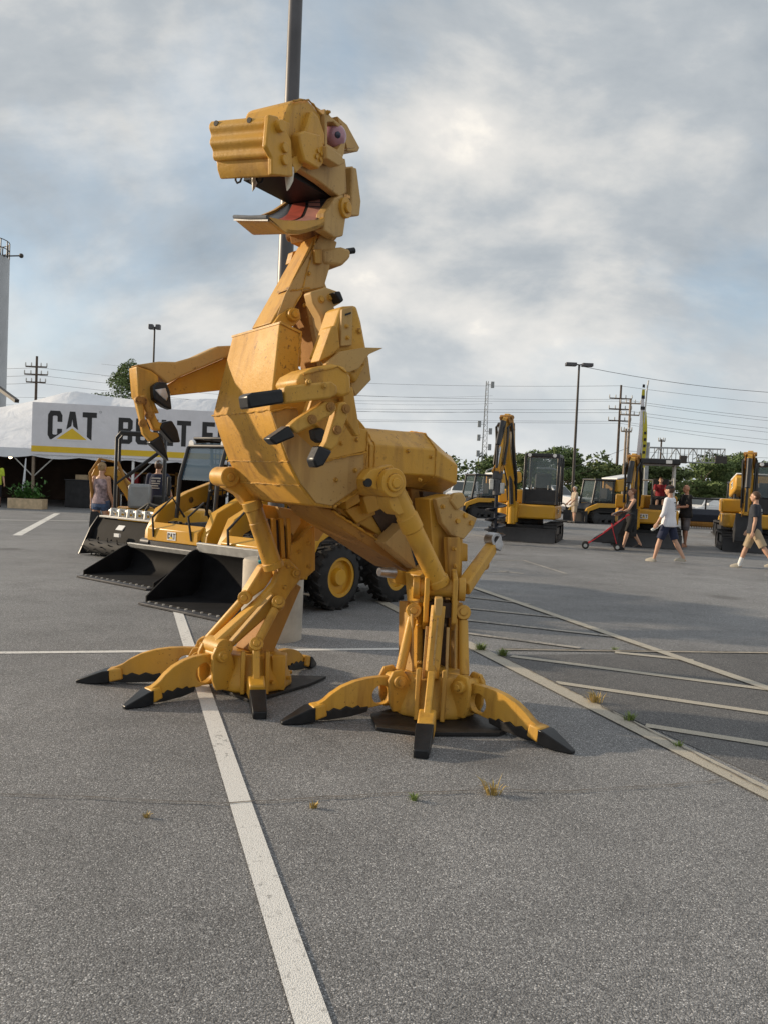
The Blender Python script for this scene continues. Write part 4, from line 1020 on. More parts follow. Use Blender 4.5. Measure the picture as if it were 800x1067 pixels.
def bucket(par, x0, x1, hw, htop, guard, name='bucket'):
    mb = MB()
    prof = [(x1, .015), (x0 + .18, .02), (x0 + .06, .08), (x0, .22), (x0, htop - .06), (x0 + .05, htop)]
    inn = [(x0 + .085, htop - .01), (x0 + .035, htop - .08), (x0 + .035, .235), (x0 + .085, .115), (x0 + .19, .055), (x1, .045)]
    pts = [V((x, -hw, z)) for x, z in prof + inn]
    mb.prism(pts, V((0, 2 * hw, 0))); b = mb.build(name, M['bkt'], par, bev=.004)
    for s in (-1, 1):
        mb = MB(); y = s * (hw + .012)
        mb.prism([V((x, y, z)) for x, z in ((x1 + .02, .02), (x0 + .15, .015), (x0 - .01, .2), (x0 - .01, htop - .02), (x0 + .14, htop + .03), (x0 + .22, htop - .0), (x1 + .02, .10))], V((0, -s * .03, 0)))
        mb.build('side_plate', M['bkt'], b, bev=.006)
    mb = MB(); mb.bb(x1 - .06, x1 + .13, -hw, hw, .008, .032); ce = mb.build('cutting_edge', M['dkgrey'], b, bev=.003)
    mb = MB()
    for k in range(12):
        y = -hw + .08 + k * (2 * hw - .16) / 11; mb.cyl((x1 + .03, y, .03), (x1 + .03, y, .046), .016, n=8)
    mb.build('edge_bolt', M['ltgrey'], ce); prop(bpy.context.scene.objects[-1]) if False else None
    mb = MB(); mb.prism([V((x, -hw, z)) for x, z in ((x0 + .04, htop + .005), (x0 + .09, htop - .005), (x0 + .13, htop + guard), (x0 + .09, htop + guard + .01))], V((0, 2 * hw, 0)))
    mb.build('spill_guard', M['ltgrey'], b, bev=.004)
    return b
def skid_steer(label, group, htop=.60, guard=.11):
    t = thing('skid_steer_loader', label, 'loader', group=group)
    y_ = M['yel']; k_ = M['blk']
    mb = MB(); mb.prism([V((x, -.46, z)) for x, z in ((1.05, .22), (-1.25, .22), (-1.45, .45), (-1.45, 1.0), (-.7, 1.05), (-.6, .85), (.75, .8), (1.05, .6))], V((0, .92, 0))); ch = mb.build('chassis', M['blk_matt'], t, bev=.01)
    for s in (-1, 1):
        mb = MB(); mb.prism([V((x, s * .47, z)) for x, z in ((-1.5, .95), (-.3, .88), (-.5, 1.25), (-.8, 1.52), (-1.35, 1.55), (-1.55, 1.3))], V((0, s * .10, 0))); mb.build('rear_tower', y_, t, bev=.012)
        mb = MB(); pth = [(-1.35, 1.52), (-.2, 1.42), (.55, 1.16), (1.05, .92), (1.20, .64), (1.24, .40)]; hh = [.20, .26, .27, .26, .22, .16]
        up, lo = [], []
        for i, (x, z) in enumerate(pth):
            a, b = pth[max(i - 1, 0)], pth[min(i + 1, len(pth) - 1)]; d = V((b[0] - a[0], 0, b[1] - a[1])).normalized(); n = V((-d.z, 0, d.x))
            up.append(V((x, 0, z)) + n * hh[i] / 2); lo.append(V((x, 0, z)) - n * hh[i] / 2)
        ol = up + lo[::-1]
        mb.prism([p + V((0, s * .60, 0)) for p in ol], V((0, s * .14, 0))); a = mb.build('lift_arm', y_, t, bev=.012)
        mb = MB(); mb.cyl((1.30, s * .58, .50), (1.30, s * .79, .50), .06, n=16); mb.cyl((.55, s * .6, 1.16), (.55, s * .78, 1.16), .05, n=16); mb.build('arm_pin', M['dkgrey'], a)
        mb = MB(); mb.cyl((.62, s * .53, .55), (-.6, s * .53, 1.2), .045, n=14); mb.cyl((1.1, s * .53, .75), (.5, s * .53, .62), .025, n=12); mb.build('lift_cylinder', M['dkgrey'], t)
    mb = MB(); mb.prism([V((x, -.60, z)) for x, z in ((1.36, .54), (1.36, .73), (1.25, .82), (1.17, .76), (1.27, .54))], V((0, 1.2, 0))); cm = mb.build('cross_member', y_, t, bev=.012)
    decal(cm, (1.364, .0, .64), (0, 1, 0), (0, 0, 1), .085, (1, 0, 0))
    mb = MB(); mb.bb(1.18, 1.34, -.62, .62, .16, .62); mb.build('quick_coupler', M['dkgrey'], t, bev=.01)
    # cab
    mb = MB(); r = .032
    for s in (-1, 1):
        y = s * .45
        mb.tube([(.70, y, .82), (.66, y, 1.45), (.52, y, 1.92), (.40, y, 2.03), (.1, y, 2.06), (-.62, y, 2.04), (-.74, y, 1.95), (-.80, y, 1.02)], r, 8)
        mb.tube([(.12, y, .85), (.02, y, 1.5), (.06, y, 2.05)], r * .8, 8)
    for x, z in ((.50, 1.95), (-.7, 2.0), (-.79, 1.3)): mb.tube([(x, -.45, z), (x, .45, z)], r * .9, 8)
    cab = mb.build('roll_cage', k_, t)
    mb = MB()
    for s in (-1, 1):
        for k in range(10):
            x = -.72 + k * .085; mb.tube([(x, s * .455, 1.15), (x, s * .455, 1.98)], .009, 5)
        for k in range(10):
            z = 1.18 + k * .085; mb.tube([(-.74, s * .462, z), (.08, s * .462, z)], .009, 5)
    mb.build('side_mesh', k_, cab)
    mb = MB(); mb.prism([V((x, -.44, z)) for x, z in ((.66, 1.42), (.52, 1.90), (.40, 2.005), (.39, 1.985), (.50, 1.88), (.64, 1.42))], V((0, .88, 0))); mb.build('windscreen', M['glass_blue'], cab)
    mb = MB(); mb.bb(-.74, .44, -.44, .44, 2.055, 2.10); mb.build('roof', k_, cab, bev=.015)
    mb = MB(); mb.cyl((.47, -.38, 1.99), (.52, -.38, 1.985), .06, n=16); mb.cyl((.47, .38, 1.99), (.52, .38, 1.985), .06, n=16); mb.build('headlight', M['white'], cab)
    mb = MB(); mb.bb(-.55, -.05, -.25, .25, .86, 1.02); mb.prism([V((x, -.24, z)) for x, z in ((-.5, 1.02), (-.36, 1.02), (-.46, 1.65), (-.6, 1.65))], V((0, .48, 0))); mb.build('seat', M['blk_matt'], t, bev=.03)
    mb = MB()
    for s in (-1, 1): mb.tube([(.05, s * .3, .9), (.12, s * .3, 1.15), (.15, s * .3, 1.22)], .018, 6); mb.ell((.15, s * .3, 1.25), .035, 8, 6)
    mb.build('joystick', k_, t)
    for q_ in t.children:
        if q_.name.split('.')[0] in ('roll_cage', 'seat', 'joystick'):
            for m_ in [q_] + list(q_.children):
                if m_ is q_: m_.location = (.24, 0, .06)
    mb = MB(); mb.prism([V((x, -.45, z)) for x, z in ((-.82, 1.05), (-1.5, .98), (-1.62, 1.1), (-1.6, 1.42), (-.82, 1.5))], V((0, .9, 0))); mb.build('engine_hood', y_, t, bev=.02)
    mb = MB(); mb.bb(-1.62, -1.46, -.6, .6, .35, 1.0); mb.build('rear_door', k_, t, bev=.02)
    for x in (.70, -.42):
        for s in (-1, 1): wheel(t, x, s * .74, .40, .26, y_)
    mb = MB(); mb.tube([(.9, .3, .9), (1.1, .38, 1.15), (1.4, .42, .95), (1.36, .46, .6)], .018, 6); mb.tube([(.9, -.3, .9), (1.1, -.36, 1.2), (1.42, -.4, .9), (1.36, -.44, .6)], .018, 6); mb.build('hose', M['hose'], t)
    bucket(t, 1.42, 2.25, .84, htop, guard)
    return t
def yaw(h): return math.atan2(h[1], h[0])
hA = (-.62, -.785)
lf = V((.785, -.62, 0)); hv = V((hA[0], hA[1], 0))
wA = G(352, 634); cA = V((wA.x, wA.y, 0)) - hv * .58 - lf * .80 + V((.06, 0, 0))
skA = skid_steer('yellow skid steer loader behind the dinosaur, its wide black bucket against the concrete pole base', 'skid steer loaders lined up behind the dinosaur')
put(skA, cA.x, cA.y, yaw(hA))
skB = skid_steer('yellow skid steer loader whose blue tinted cab shows left of the dinosaur chest', 'skid steer loaders lined up behind the dinosaur', .42, .06)
cB = cA + V((-1.50, 2.20, 0)); put(skB, cB.x - .06, cB.y, yaw(hA))

# landscape box rake attachment, third in the row
br = thing('box_rake', 'black box rake attachment with pale hydraulic fittings on top, left end of the row', 'attachment')
mb = MB(); mb.prism([V((x, -.85, z)) for x, z in ((.55, .08), (.15, .06), (.02, .3), (.02, .62), (.3, .68), (.42, .5))], V((0, 1.7, 0))); mb.build('housing', M['bkt'], br, bev=.01)
for s in (-1, 1):
    mb = MB(); mb.prism([V((x, s * .86, z)) for x, z in ((.72, .02), (-.05, .02), (-.08, .66), (.34, .72), (.5, .5))], V((0, s * .03, 0))); mb.build('side_plate', M['blk'], br, bev=.005)
mb = MB(); mb.cyl((.52, -.84, .17), (.52, .84, .17), .13, n=18)
for k in range(60):
    a = k * 2.4; y = -.8 + k * 1.6 / 59; mb.cyl((.52, y, .17), (.52 + math.cos(a) * .18, y, .17 + math.sin(a) * .18), .018, .01, n=5)
mb.build('toothed_roller', M['rub'], br)
mb = MB(); mb.bb(.0, .36, -.8, .8, .70, .735); mb.build('top_plate', M['ltgrey'], br, bev=.006)
mb = MB()
for k in range(5): mb.tube([(.1, -.6 + k * .26, .73), (.12, -.6 + k * .26, .85), (.26, -.55 + k * .26, .86), (.3, -.5 + k * .26, .73)], .03, 8)
mb.tube([(.2, -.7, .82), (.2, .7, .84)], .035, 8); mb.build('fitting', M['ltgrey'], br)
mb = MB(); mb.tube([(.1, -.1, .8), (.0, .2, 1.0), (-.1, .5, .95), (.2, .6, .75)], .025, 6); mb.tube([(.1, .2, .8), (.2, .5, 1.0), (.1, .7, .9), (.3, .72, .7)], .025, 6); mb.build('hose', M['hose'], br)
mb = MB(); mb.bb(.556, .60, .05, .20, .40, .46); mb.prism([V((.43, -.15, .5)), V((.43, .05, .5)), V((.36, .05, .58)), V((.36, -.15, .58))], V((.01, 0, .01))); mb.build('warning_sticker', M['white'], br)
q = G(118, 581); put(br, q.x + .42, q.y + .25, yaw(hA))

# ---- mini excavators
def track(par, y, w, L, h):
    mb = MB(); r = h / 2; ol = []
    for k in range(13): a = -math.pi / 2 + math.pi * k / 12; ol.append((L / 2 - r + math.cos(a) * r, r + math.sin(a) * r))
    for k in range(13): a = math.pi / 2 + math.pi * k / 12; ol.append((-L / 2 + r + math.cos(a) * r, r + math.sin(a) * r))
    inner = [((x) * .93, r + (z - r) * .78) for x, z in ol]
    mb.plate([V((x, y - w / 2, z)) for x, z in ol], [[V((x, y - w / 2, z)) for x, z in inner]], V((0, w, 0)))
    n = 40
    for k in range(n):                                          # grousers
        u = k / n * (2 * (L - h) + math.pi * h)
        if u < L - h: p, nr = V((-L / 2 + r + u, y, 0)), V((0, 0, -1))
        elif u < L - h + math.pi * r: a = (u - (L - h)) / r - math.pi / 2; nr = V((math.cos(a), 0, math.sin(a))); p = V((L / 2 - r, y, r)) + nr * r
        elif u < 2 * (L - h) + math.pi * r: p, nr = V((L / 2 - r - (u - (L - h) - math.pi * r), y, h)), V((0, 0, 1))
        else: a = (u - 2 * (L - h) - math.pi * r) / r + math.pi / 2; nr = V((math.cos(a), 0, math.sin(a))); p = V((-L / 2 + r, y, r)) + nr * r
        tg = nr.cross(Yv); mb.box(p + nr * .008, (.022, w / 2, .014), (tg, Yv, nr))
    t = mb.build('track', M['rub'], par)
    mb = MB()
    for x in (-L / 2 + r, L / 2 - r): mb.cyl((x, y - w * .42, r), (x, y + w * .42, r), r * .74, n=20)
    for k in range(4): x = -L * .27 + k * L * .18; mb.cyl((x, y - w * .42, r * .42), (x, y + w * .42, r * .42), r * .36, n=14)
    mb.bb(-L * .36, L * .36, y - w * .3, y + w * .3, r * .6, r * 1.5); mb.build('track_frame', M['blk'], t)
    return t
def arm_plate(mb, pts, y, w):
    return mb.prism([V((x, y - w / 2, z)) for x, z in pts], V((0, w, 0)))
def excavator(name, label, group, top='cab', tool='auger', bx=0.0):
    t = thing(name, label, 'excavator', group=group); y_ = M['yel']; k_ = M['blk']
    for s in (-1, 1): track(t, s * .78, .38, 2.3, .55)
    mb = MB(); mb.bb(-.7, .75, -.58, .58, .22, .50); mb.cyl((0, 0, .5), (0, 0, .66), .45, n=24); mb.build('undercarriage', M['blk_matt'], t, bev=.02)
    mb = MB(); mb.prism([V((x, -.98, z)) for x, z in ((1.58, .02), (1.52, .02), (1.42, .2), (1.44, .42), (1.50, .42), (1.50, .2))], V((0, 1.96, 0)))
    mb.beam((.6, -.35, .32), (1.46, -.5, .25), .10, .12, side=Yv); mb.beam((.6, .35, .32), (1.46, .5, .25), .10, .12, side=Yv); mb.build('dozer_blade', k_, t, bev=.006)
    mb = MB(); ol = [(.95, -.75), (.98, .3), (.9, .88), (-.6, .92), (-1.05, .72), (-1.2, .3), (-1.2, -.3), (-1.05, -.72), (-.6, -.92), (.7, -.92)]
    mb.prism([V((x, y, .68)) for x, y in ol], Z * .42); hs = mb.build('house', y_, t, bev=.05)
    mb = MB(); ol = [(.25, -.95), (-.6, -.95), (-1.06, -.74), (-1.22, -.3), (-1.22, .3), (-1.06, .74), (-.75, .9), (-.75, -.1), (.25, -.1)]
    mb.prism([V((x, y, 1.11)) for x, y in ol], Z * .42); eh = mb.build('engine_hood', y_, t, bev=.05)
    decal(hs, (.978, -.1, .90), (0, 1, 0), (0, 0, 1), .10, (1, 0, 0)) if top != 'cab' else decal(hs, (.35, .925, .92), (-1, 0, 0), (0, 0, 1), .10, (0, 1, 0))
    if top == 'cab':
        x0, x1, y0, y1, z0, z1 = -.55, .82, -.08, .90, 1.11, 2.56
        mb = MB(); r = .05
        for (xa, ya) in ((x0, y0), (x0, y1), (x1 - .02, y0), (x1 - .02, y1), (.15, y1)): mb.beam((xa, ya, z0), (xa - (.12 if xa > .5 else 0), ya, z1), r * 1.7, r * 1.7, side=Yv)
        mb.bb(x0, x1 - .1, y0 - .02, y1 + .02, z1 - .03, z1 + .08)
        mb.bb(x0, x1, y0 - .01, y1 + .02, z0, z0 + .10); mb.bb(x1 - .10, x1 - .04, y0, y1, z0, z0 + .45)
        cab = mb.build('cab', k_, t, bev=.02)
        mb = MB(); mb.quad((x1 - .02, y0 + .06, z0 + .5), (x1 - .02, y1 - .06, z0 + .5), (x1 - .12, y1 - .06, z1 - .06), (x1 - .12, y0 + .06, z1 - .06)); mb.build('windscreen', M['glass'], cab, smooth=False)
        mb = MB(); mb.quad((x0 + .06, y1, z0 + .45), (.08, y1, z0 + .45), (.08, y1, z1 - .06), (x0 + .06, y1, z1 - .06)); mb.quad((.22, y1, z0 + .15), (x1 - .1, y1, z0 + .15), (x1 - .18, y1, z1 - .06), (.22, y1, z1 - .06)); mb.build('door_glass', M['glass'], cab, smooth=False)
        mb = MB(); mb.quad((x0 - .0, y0 + .06, z0 + .55), (x0, y1 - .06, z0 + .55), (x0, y1 - .06, z1 - .1), (x0, y0 + .06, z1 - .1)); mb.build('rear_glass', M['glass'], cab, smooth=False)
        mb = MB(); mb.tube([(x1 - .05, y1 + .03, z0 + .2), (x1 + .03, y1 + .08, z0 + .7), (x1 - .02, y1 + .08, z1 - .3)], .02, 6); mb.build('grab_rail', k_, cab)
        for yy in (y0 + .12, y1 - .12):
            mb = MB(); mb.cyl((x1 - .1, yy, z1 + .02), (x1 - .04, yy, z1 + .02), .055, n=14); mb.build('work_light', M['white'], cab)
    else:
        z1 = 2.46
        mb = MB()
        for (xa, ya) in ((-.62, -.5), (-.62, .72)): mb.beam((xa, ya, 1.5), (xa - .05, ya, z1), .08, .08, side=Yv)
        mb.beam((.62, .72, 1.1), (.55, .72, z1), .06, .06, side=Yv); mb.tube([(-.62, -.5, 2.0), (-.62, .72, 2.0)], .03, 6)
        cab = mb.build('canopy_post', M['ltgrey'], t, bev=.01)
        mb = MB(); mb.bb(-.85, .80, -.62, .86, z1, z1 + .17); cp = mb.build('canopy', k_, t, bev=.03)
        mb = MB(); mb.bb(.802, .806, .45, .62, z1 + .03, z1 + .13); mb.build('sticker', M['white'], cp)
    mb = MB(); mb.bb(-.35, .12, .08, .62, 1.15, 1.52); mb.prism([V((x, .1, z)) for x, z in ((-.32, 1.5), (-.18, 1.5), (-.30, 2.05), (-.44, 2.05))], V((0, .5, 0))); mb.build('seat', M['blk_matt'], t, bev=.04)
    mb = MB()
    for yy in (.1, .6): mb.tube([(.42, yy, 1.1), (.45, yy, 1.6), (.40, yy, 1.7)], .025, 6)
    mb.bb(.3, .55, .05, .65, 1.1, 1.25); mb.build('control_lever', k_, t)
    # boom, stick and tool
    yb = -.36
    mb = MB(); mb.bb(.85, 1.18, yb - .16, yb + .16, .55, 1.15); mb.cyl((1.1, yb, .5), (1.1, yb, 1.2), .13, n=16); mb.build('swing_post', y_, t, bev=.02)
    if tool == 'auger': zt, xs, zs = 3.55, 1.95, 2.0
    else: zt, xs, zs = 3.0 + bx, 1.95, 1.1
    mb = MB(); arm_plate(mb, [(1.02, 1.0), (1.2, .98), (1.42, 1.75), (1.66, 2.3), (1.80, zt - .06), (1.70, zt), (1.60, zt), (1.36, 2.45), (1.12, 1.85)], yb, .2); bm_ = mb.build('boom', y_, t, bev=.02)
    mb = MB(); mb.cyl((1.25, yb, 1.1), (1.46, yb, 2.0), .055, n=14); mb.cyl((1.44, yb, 2.0), (1.52, yb, 2.4), .03, n=12)
    mb.cyl((1.30, yb, 2.62), (1.46, yb, zt - .1), .045, n=14); mb.build('boom_cylinder', M['dkgrey'], bm_)
    mb = MB(); arm_plate(mb, [(1.62, zt + .10), (1.74, zt + .12), (1.86, zt - .1), (xs + .06, zs), (xs - .08, zs - .02), (1.74, zt - .5), (1.60, zt - .05)], yb, .14); st = mb.build('stick', M['dino'], t, bev=.015)
    mb = MB(); mb.cyl((1.66, yb, zt + .05), (1.95, yb, zs + .5), .04, n=12); mb.cyl((1.95, yb, zs + .5), (xs + .08, yb, zs + .1), .025, n=10); mb.build('stick_cylinder', M['chrome'], st)
    mb = MB(); mb.cyl((1.86, yb, zt - .12), (xs + .10, yb, zs + .75), .075, n=14); mb.cyl((xs + .10, yb, zs + .75), (xs + .12, yb, zs + .1), .035, n=10); mb.build('bucket_cylinder', M['blk'], st)
    mb = MB()
    for s in (-1, 1): mb.beam((1.62, yb + s * .115, zt - .35), (1.80, yb + s * .115, zt + .02), .03, .16, side=Yv); mb.beam((xs - .1, yb + s * .1, zs + .3), (xs + .16, yb + s * .1, zs - .02), .03, .09, side=Yv)
    mb.cyl((1.74, yb - .17, zt + .02), (1.74, yb + .17, zt + .02), .06, n=12); mb.build('linkage', M['dino_rust'], st, bev=.01)
    for s in (-1, 1):
        mb = MB(); o = s * .15
        mb.tube([(1.2, yb + o * .8, 1.2), (1.42, yb + o, 1.9), (1.62, yb + o * 1.2, 2.5), (1.74, yb + o * 1.2, zt - .4), (1.80, yb + o * 1.2, zt - .16), (1.9, yb + o * 1.1, zt - .3), (1.88, yb + o, zt - .7), (xs, yb + o * .9, zs + .2)], .03, 6)
        mb.tube([(1.25, yb + o * .6, 1.3), (1.5, yb + o * .8, 2.1), (1.68, yb + o, 2.7), (1.74, yb + o * 1.2, zt - .3)], .025, 6)
        mb.build('hydraulic_hose', M['hose'], bm_)
    if tool == 'auger':
        mb = MB(); mb.bb(xs - .10, xs + .10, yb - .13, yb + .13, zs - .20, zs + .02); mb.cyl((xs, yb, zs - .65), (xs, yb, zs - .20), .12, n=18); dv = mb.build('auger_drive', M['dkgrey'], t, bev=.015)
        mb = MB(); mb.bb(xs + .02, xs + .14, yb - .2, yb - .08, zs - .5, zs - .2); mb.bb(xs - .1, xs + .12, yb + .1, yb + .2, zs - .6, zs - .3); mb.build('drive_cap', M['ltgrey'], dv, bev=.02)
        mb = MB(); mb.cyl((xs, yb, .1), (xs, yb, zs - .6), .05, n=12); zc0, zc1, n = .15, 1.15, 60
        pr = None
        for k in range(n + 1):
            a = k * 2 * math.pi * 3.6 / n; z = zc0 + (zc1 - zc0) * k / n; d = V((math.cos(a), math.sin(a), 0))
            q = [mb.bm.verts.new(V((xs, yb, z)) + d * rr + Z * dz) for rr, dz in ((.04, 0), (.30, 0), (.30, .03), (.04, .03))]
            if pr:
                for i in range(4): mb._face((pr[i], pr[(i + 1) % 4], q[(i + 1) % 4], q[i]))
            pr = q
        mb.build('auger_bit', M['blue'], t)
    else:
        mb = MB(); prof = [(xs - .02, zs + .05), (xs - .1, zs - .1), (xs - .42, zs - .28), (xs - .5, zs - .6), (xs - .25, zs - .78), (xs + .05, zs - .72), (xs + .10, zs - .35)]
        mb.prism([V((x, yb - .26, z)) for x, z in prof], V((0, .52, 0))); bk = mb.build('bucket', M['blk_matt'], t, bev=.01)
        mb = MB()
        for k in range(4): y = yb - .2 + k * .133; mb.beam((xs - .48, y, zs - .55), (xs - .62, y, zs - .72), .06, .04, .04, .02, side=Yv)
        mb.build('bucket_tooth', M['dkgrey'], bk)
    far_ = .85 if tool == 'auger' else .7                     # reach the arm out so boom and stick stand apart
    def reach(o):
        kind = o.name.split('.')[0]
        if kind in ('boom', 'stick', 'boom_cylinder', 'stick_cylinder', 'bucket_cylinder', 'linkage', 'hydraulic_hose'):
            for v in o.data.vertices:
                if v.co.x > 1.2: v.co.x += far_ * min(1.0, ((v.co.x - 1.2) / .8)) ** 1.4; v.co.y -= .16 * max(0, v.co.x - 1.6)
        elif kind in ('auger_drive', 'drive_cap', 'auger_bit', 'bucket', 'bucket_tooth'):
            for v in o.data.vertices: v.co.x += far_; v.co.y -= .16 * (xs + far_ - 1.6)
        for c_ in o.children: reach(c_)
    for c_ in t.children: reach(c_)
    return t
gx = 'mini excavators parked across the lot'
hE = (-.30, -.954)
def place_by(o, u, v, h, lx=1.5, ly=0):          # put the machine so that its blade centre stands at the given point
    p = G(u, v); hh = V((h[0], h[1], 0)).normalized(); ll = V((-hh.y, hh.x, 0)); c = V((p.x, p.y, 0)) - hh * lx - ll * ly
    return put(o, c.x, c.y, yaw(h))
e1 = excavator('auger_excavator', 'yellow mini excavator with glazed cab and a blue-black auger hanging from its raised arm', gx, 'cab', 'auger'); place_by(e1, 542, 565, hE)
e2 = excavator('mini_excavator', 'yellow mini excavator with open black canopy and a red shirted child on its seat', gx, 'canopy', 'bucket', -.42); place_by(e2, 672, 571, hE)
e3 = excavator('mini_excavator', 'yellow mini excavator with glazed cab cut by the right edge, its arm folded', gx, 'cab', 'bucket', -.22); place_by(e3, 790, 577, hE)
# mini excavator with roll cage beside the woman
e4 = thing('compact_excavator', 'small yellow excavator with bare roll cage and grey tank, arm bent behind the woman', 'excavator', group=gx)
for s in (-1, 1): track(e4, s * .5, .26, 1.5, .4)
mb = MB(); mb.bb(-.5, .5, -.4, .4, .2, .42); mb.build('undercarriage', M['blk_matt'], e4, bev=.02)
mb = MB(); mb.prism([V((x, y, .5)) for x, y in ((1.15, -.45), (1.15, .45), (-.6, .55), (-.8, .3), (-.8, -.3), (-.6, -.55))], Z * .32); mb.build('house', M['yel'], e4, bev=.05)
mb = MB(); mb.bb(.45, .9, .05, .55, .82, 1.32); mb.build('tank', M['galv'], e4, bev=.06)
mb = MB()
for y in (-.5, .5):
    mb.tube([(1.15, y, .8), (1.15, y, 2.25), (1.08, y, 2.36), (.25, y, 2.36), (.2, y, 2.25), (.2, y, .8)], .032, 8)
    mb.tube([(1.15, y, 1.3), (.2, y, 2.1)], .025, 6)
for x in (1.1, .24): mb.tube([(x, -.5, 2.36), (x, .5, 2.36)], .03, 8)
mb.tube([(1.15, -.5, 1.45), (1.15, .5, 1.45)], .02, 6); mb.build('roll_cage', M['blk'], e4)
mb = MB(); mb.bb(.1, .42, -.2, .2, .82, 1.08); mb.bb(.06, .14, -.2, .2, 1.08, 1.5); mb.build('seat', M['blk_matt'], e4, bev=.03)
mb = MB(); arm_plate(mb, [(.55, .7), (.75, .62), (1.0, 1.1), (1.28, 1.45), (1.5, 1.48), (1.5, 1.62), (1.2, 1.66), (.85, 1.3)], 0, .16); b4 = mb.build('boom', M['yel'], e4, bev=.02)
mb = MB(); arm_plate(mb, [(1.42, 1.66), (1.58, 1.66), (1.68, 1.4), (1.62, .7), (1.5, .7), (1.48, 1.4)], 0, .12); mb.build('stick', M['yel'], e4, bev=.02)
mb = MB()
for y in (-.1, .1): mb.tube([(.9, y, 1.2), (1.15, y * 1.2, 1.75), (1.5, y * 1.4, 1.80), (1.68, y * 1.2, 1.5), (1.62, y, 1.0)], .03, 6)
mb.build('hydraulic_hose', M['dino_rust'], b4)
mb = MB(); mb.prism([V((x, -.22, z)) for x, z in ((1.5, .72), (1.64, .72), (1.66, .4), (1.5, .16), (1.3, .2), (1.26, .4))], V((0, .44, 0))); mb.build('bucket', M['blk_matt'], e4, bev=.01)
p = G(100, 575); hh = V((-.97, -.25, 0)); hh.normalize(); c = V((p.x, p.y, 0)) - hh * 1.62; c.y += 1.3; put(e4, c.x - .55, c.y, yaw(hh))

# ---- compact track loaders far across the lot
def track_loader(label):
    t = thing('track_loader', label, 'loader', group='track loaders with raised rear arms across the lot'); y_ = M['yel']
    for s in (-1, 1): track(t, s * .72, .36, 2.2, .62)
    mb = MB(); mb.prism([V((x, -.5, z)) for x, z in ((1.1, .3), (-1.3, .3), (-1.4, 1.0), (-.9, 1.1), (.9, .95), (1.2, .7))], V((0, 1.0, 0))); mb.build('chassis', M['blk_matt'], t, bev=.02)
    mb = MB(); x0, x1 = -.5, .8
    for xa, ya in ((x0, -.46), (x0, .46), (x1, -.46), (x1, .46)): mb.beam((xa, ya, .95), (xa - (.2 if xa > 0 else 0), ya, 2.12), .1, .1, side=Yv)
    mb.bb(x0 - .1, x1 - .12, -.52, .52, 2.10, 2.2); cab = mb.build('cab', M['blk'], t, bev=.03)
    for s in (-1, 1):
        mb = MB(); mb.quad((x0 + .05, s * .47, 1.1), (x1 - .05, s * .47, 1.1), (x1 - .22, s * .47, 2.08), (x0 + .05, s * .47, 2.08)); mb.build('side_glass', M['glass'], cab, smooth=False)
    mb = MB(); mb.quad((x1, -.4, 1.05), (x1, .4, 1.05), (x1 - .2, .4, 2.08), (x1 - .2, -.4, 2.08)); mb.build('front_door', M['glass'], cab, smooth=False)
    mb = MB(); mb.bb(-.4, .1, -.25, .25, 1.0, 1.2); mb.bb(-.45, -.3, -.25, .25, 1.2, 1.75); mb.build('seat', M['blk_matt'], t, bev=.03)
    mb = MB(); mb.prism([V((x, -.62, z)) for x, z in ((-.62, 2.18), (-.62, 1.62), (-.75, 1.58), (-2.0, 1.86), (-2.08, 2.0), (-2.02, 2.36), (-1.9, 2.42))], V((0, 1.24, 0))); ta = mb.build('raised_tailgate', y_, t, bev=.05)
    mb = MB(); mb.prism([V((x, -.58, z)) for x, z in ((-.6, 2.21), (-1.88, 2.44), (-1.98, 2.46), (-1.9, 2.50), (-.6, 2.28))], V((0, 1.16, 0))); mb.build('tailgate_trim', M['white'], ta, bev=.01)
    for s in (-1, 1):
        xd = V((-s, 0, .21 * -s)) if False else V((-s * 1.0, 0, s * .22)) * -1
        decal(ta, (-1.3, s * .622, 2.03), (-s, 0, s * .20) if s > 0 else (1, 0, -.20), (0, 0, 1), .17, (0, s, 0), 'CAT')
    mb = MB(); mb.bb(-1.25, -.6, -.5, .5, 1.0, 1.5); mb.build('engine', M['dkgrey'], t, bev=.03)
    for s in (-1, 1):
        mb = MB(); mb.prism([V((x, s * .58, z)) for x, z in ((-1.35, 1.2), (-.9, 1.0), (.6, 1.0), (1.25, .75), (1.5, .35), (1.3, .3), (1.1, .6), (.5, .78), (-.9, .8), (-1.5, 1.0))], V((0, s * .12, 0))); mb.build('lift_arm', y_, t, bev=.02)
        mb = MB(); mb.cyl((-1.2, s * .5, 1.1), (-1.3, s * .5, 1.75), .05, n=10); mb.build('tailgate_strut', M['dkgrey'], t)
    mb = MB(); mb.bb(1.35, 1.5, -.85, .85, .05, .6); mb.bb(1.45, 2.1, -.85, .85, .03, .1); mb.build('bucket', M['blk_matt'], t, bev=.01)
    return t
tl = track_loader('yellow track loader with raised tailgate, half hidden between the dinosaur tail and the auger excavator')
def pl2(o, u, v, h): p = G(u, v); return put(o, p.x, p.y, yaw(h))
pl2(tl, 499, 539, (-.90, -.43))
t2 = copy_tree(tl); t2['label'] = 'yellow track loader with raised tailgate, between the man in beige and the canopy excavator'; pl2(t2, 622, 545, (-.90, -.43))
t3 = copy_tree(tl); t3['label'] = 'yellow track loader with its tailgate end-on, left of the excavator at the right edge'; pl2(t3, 771, 560, (.25, .97))
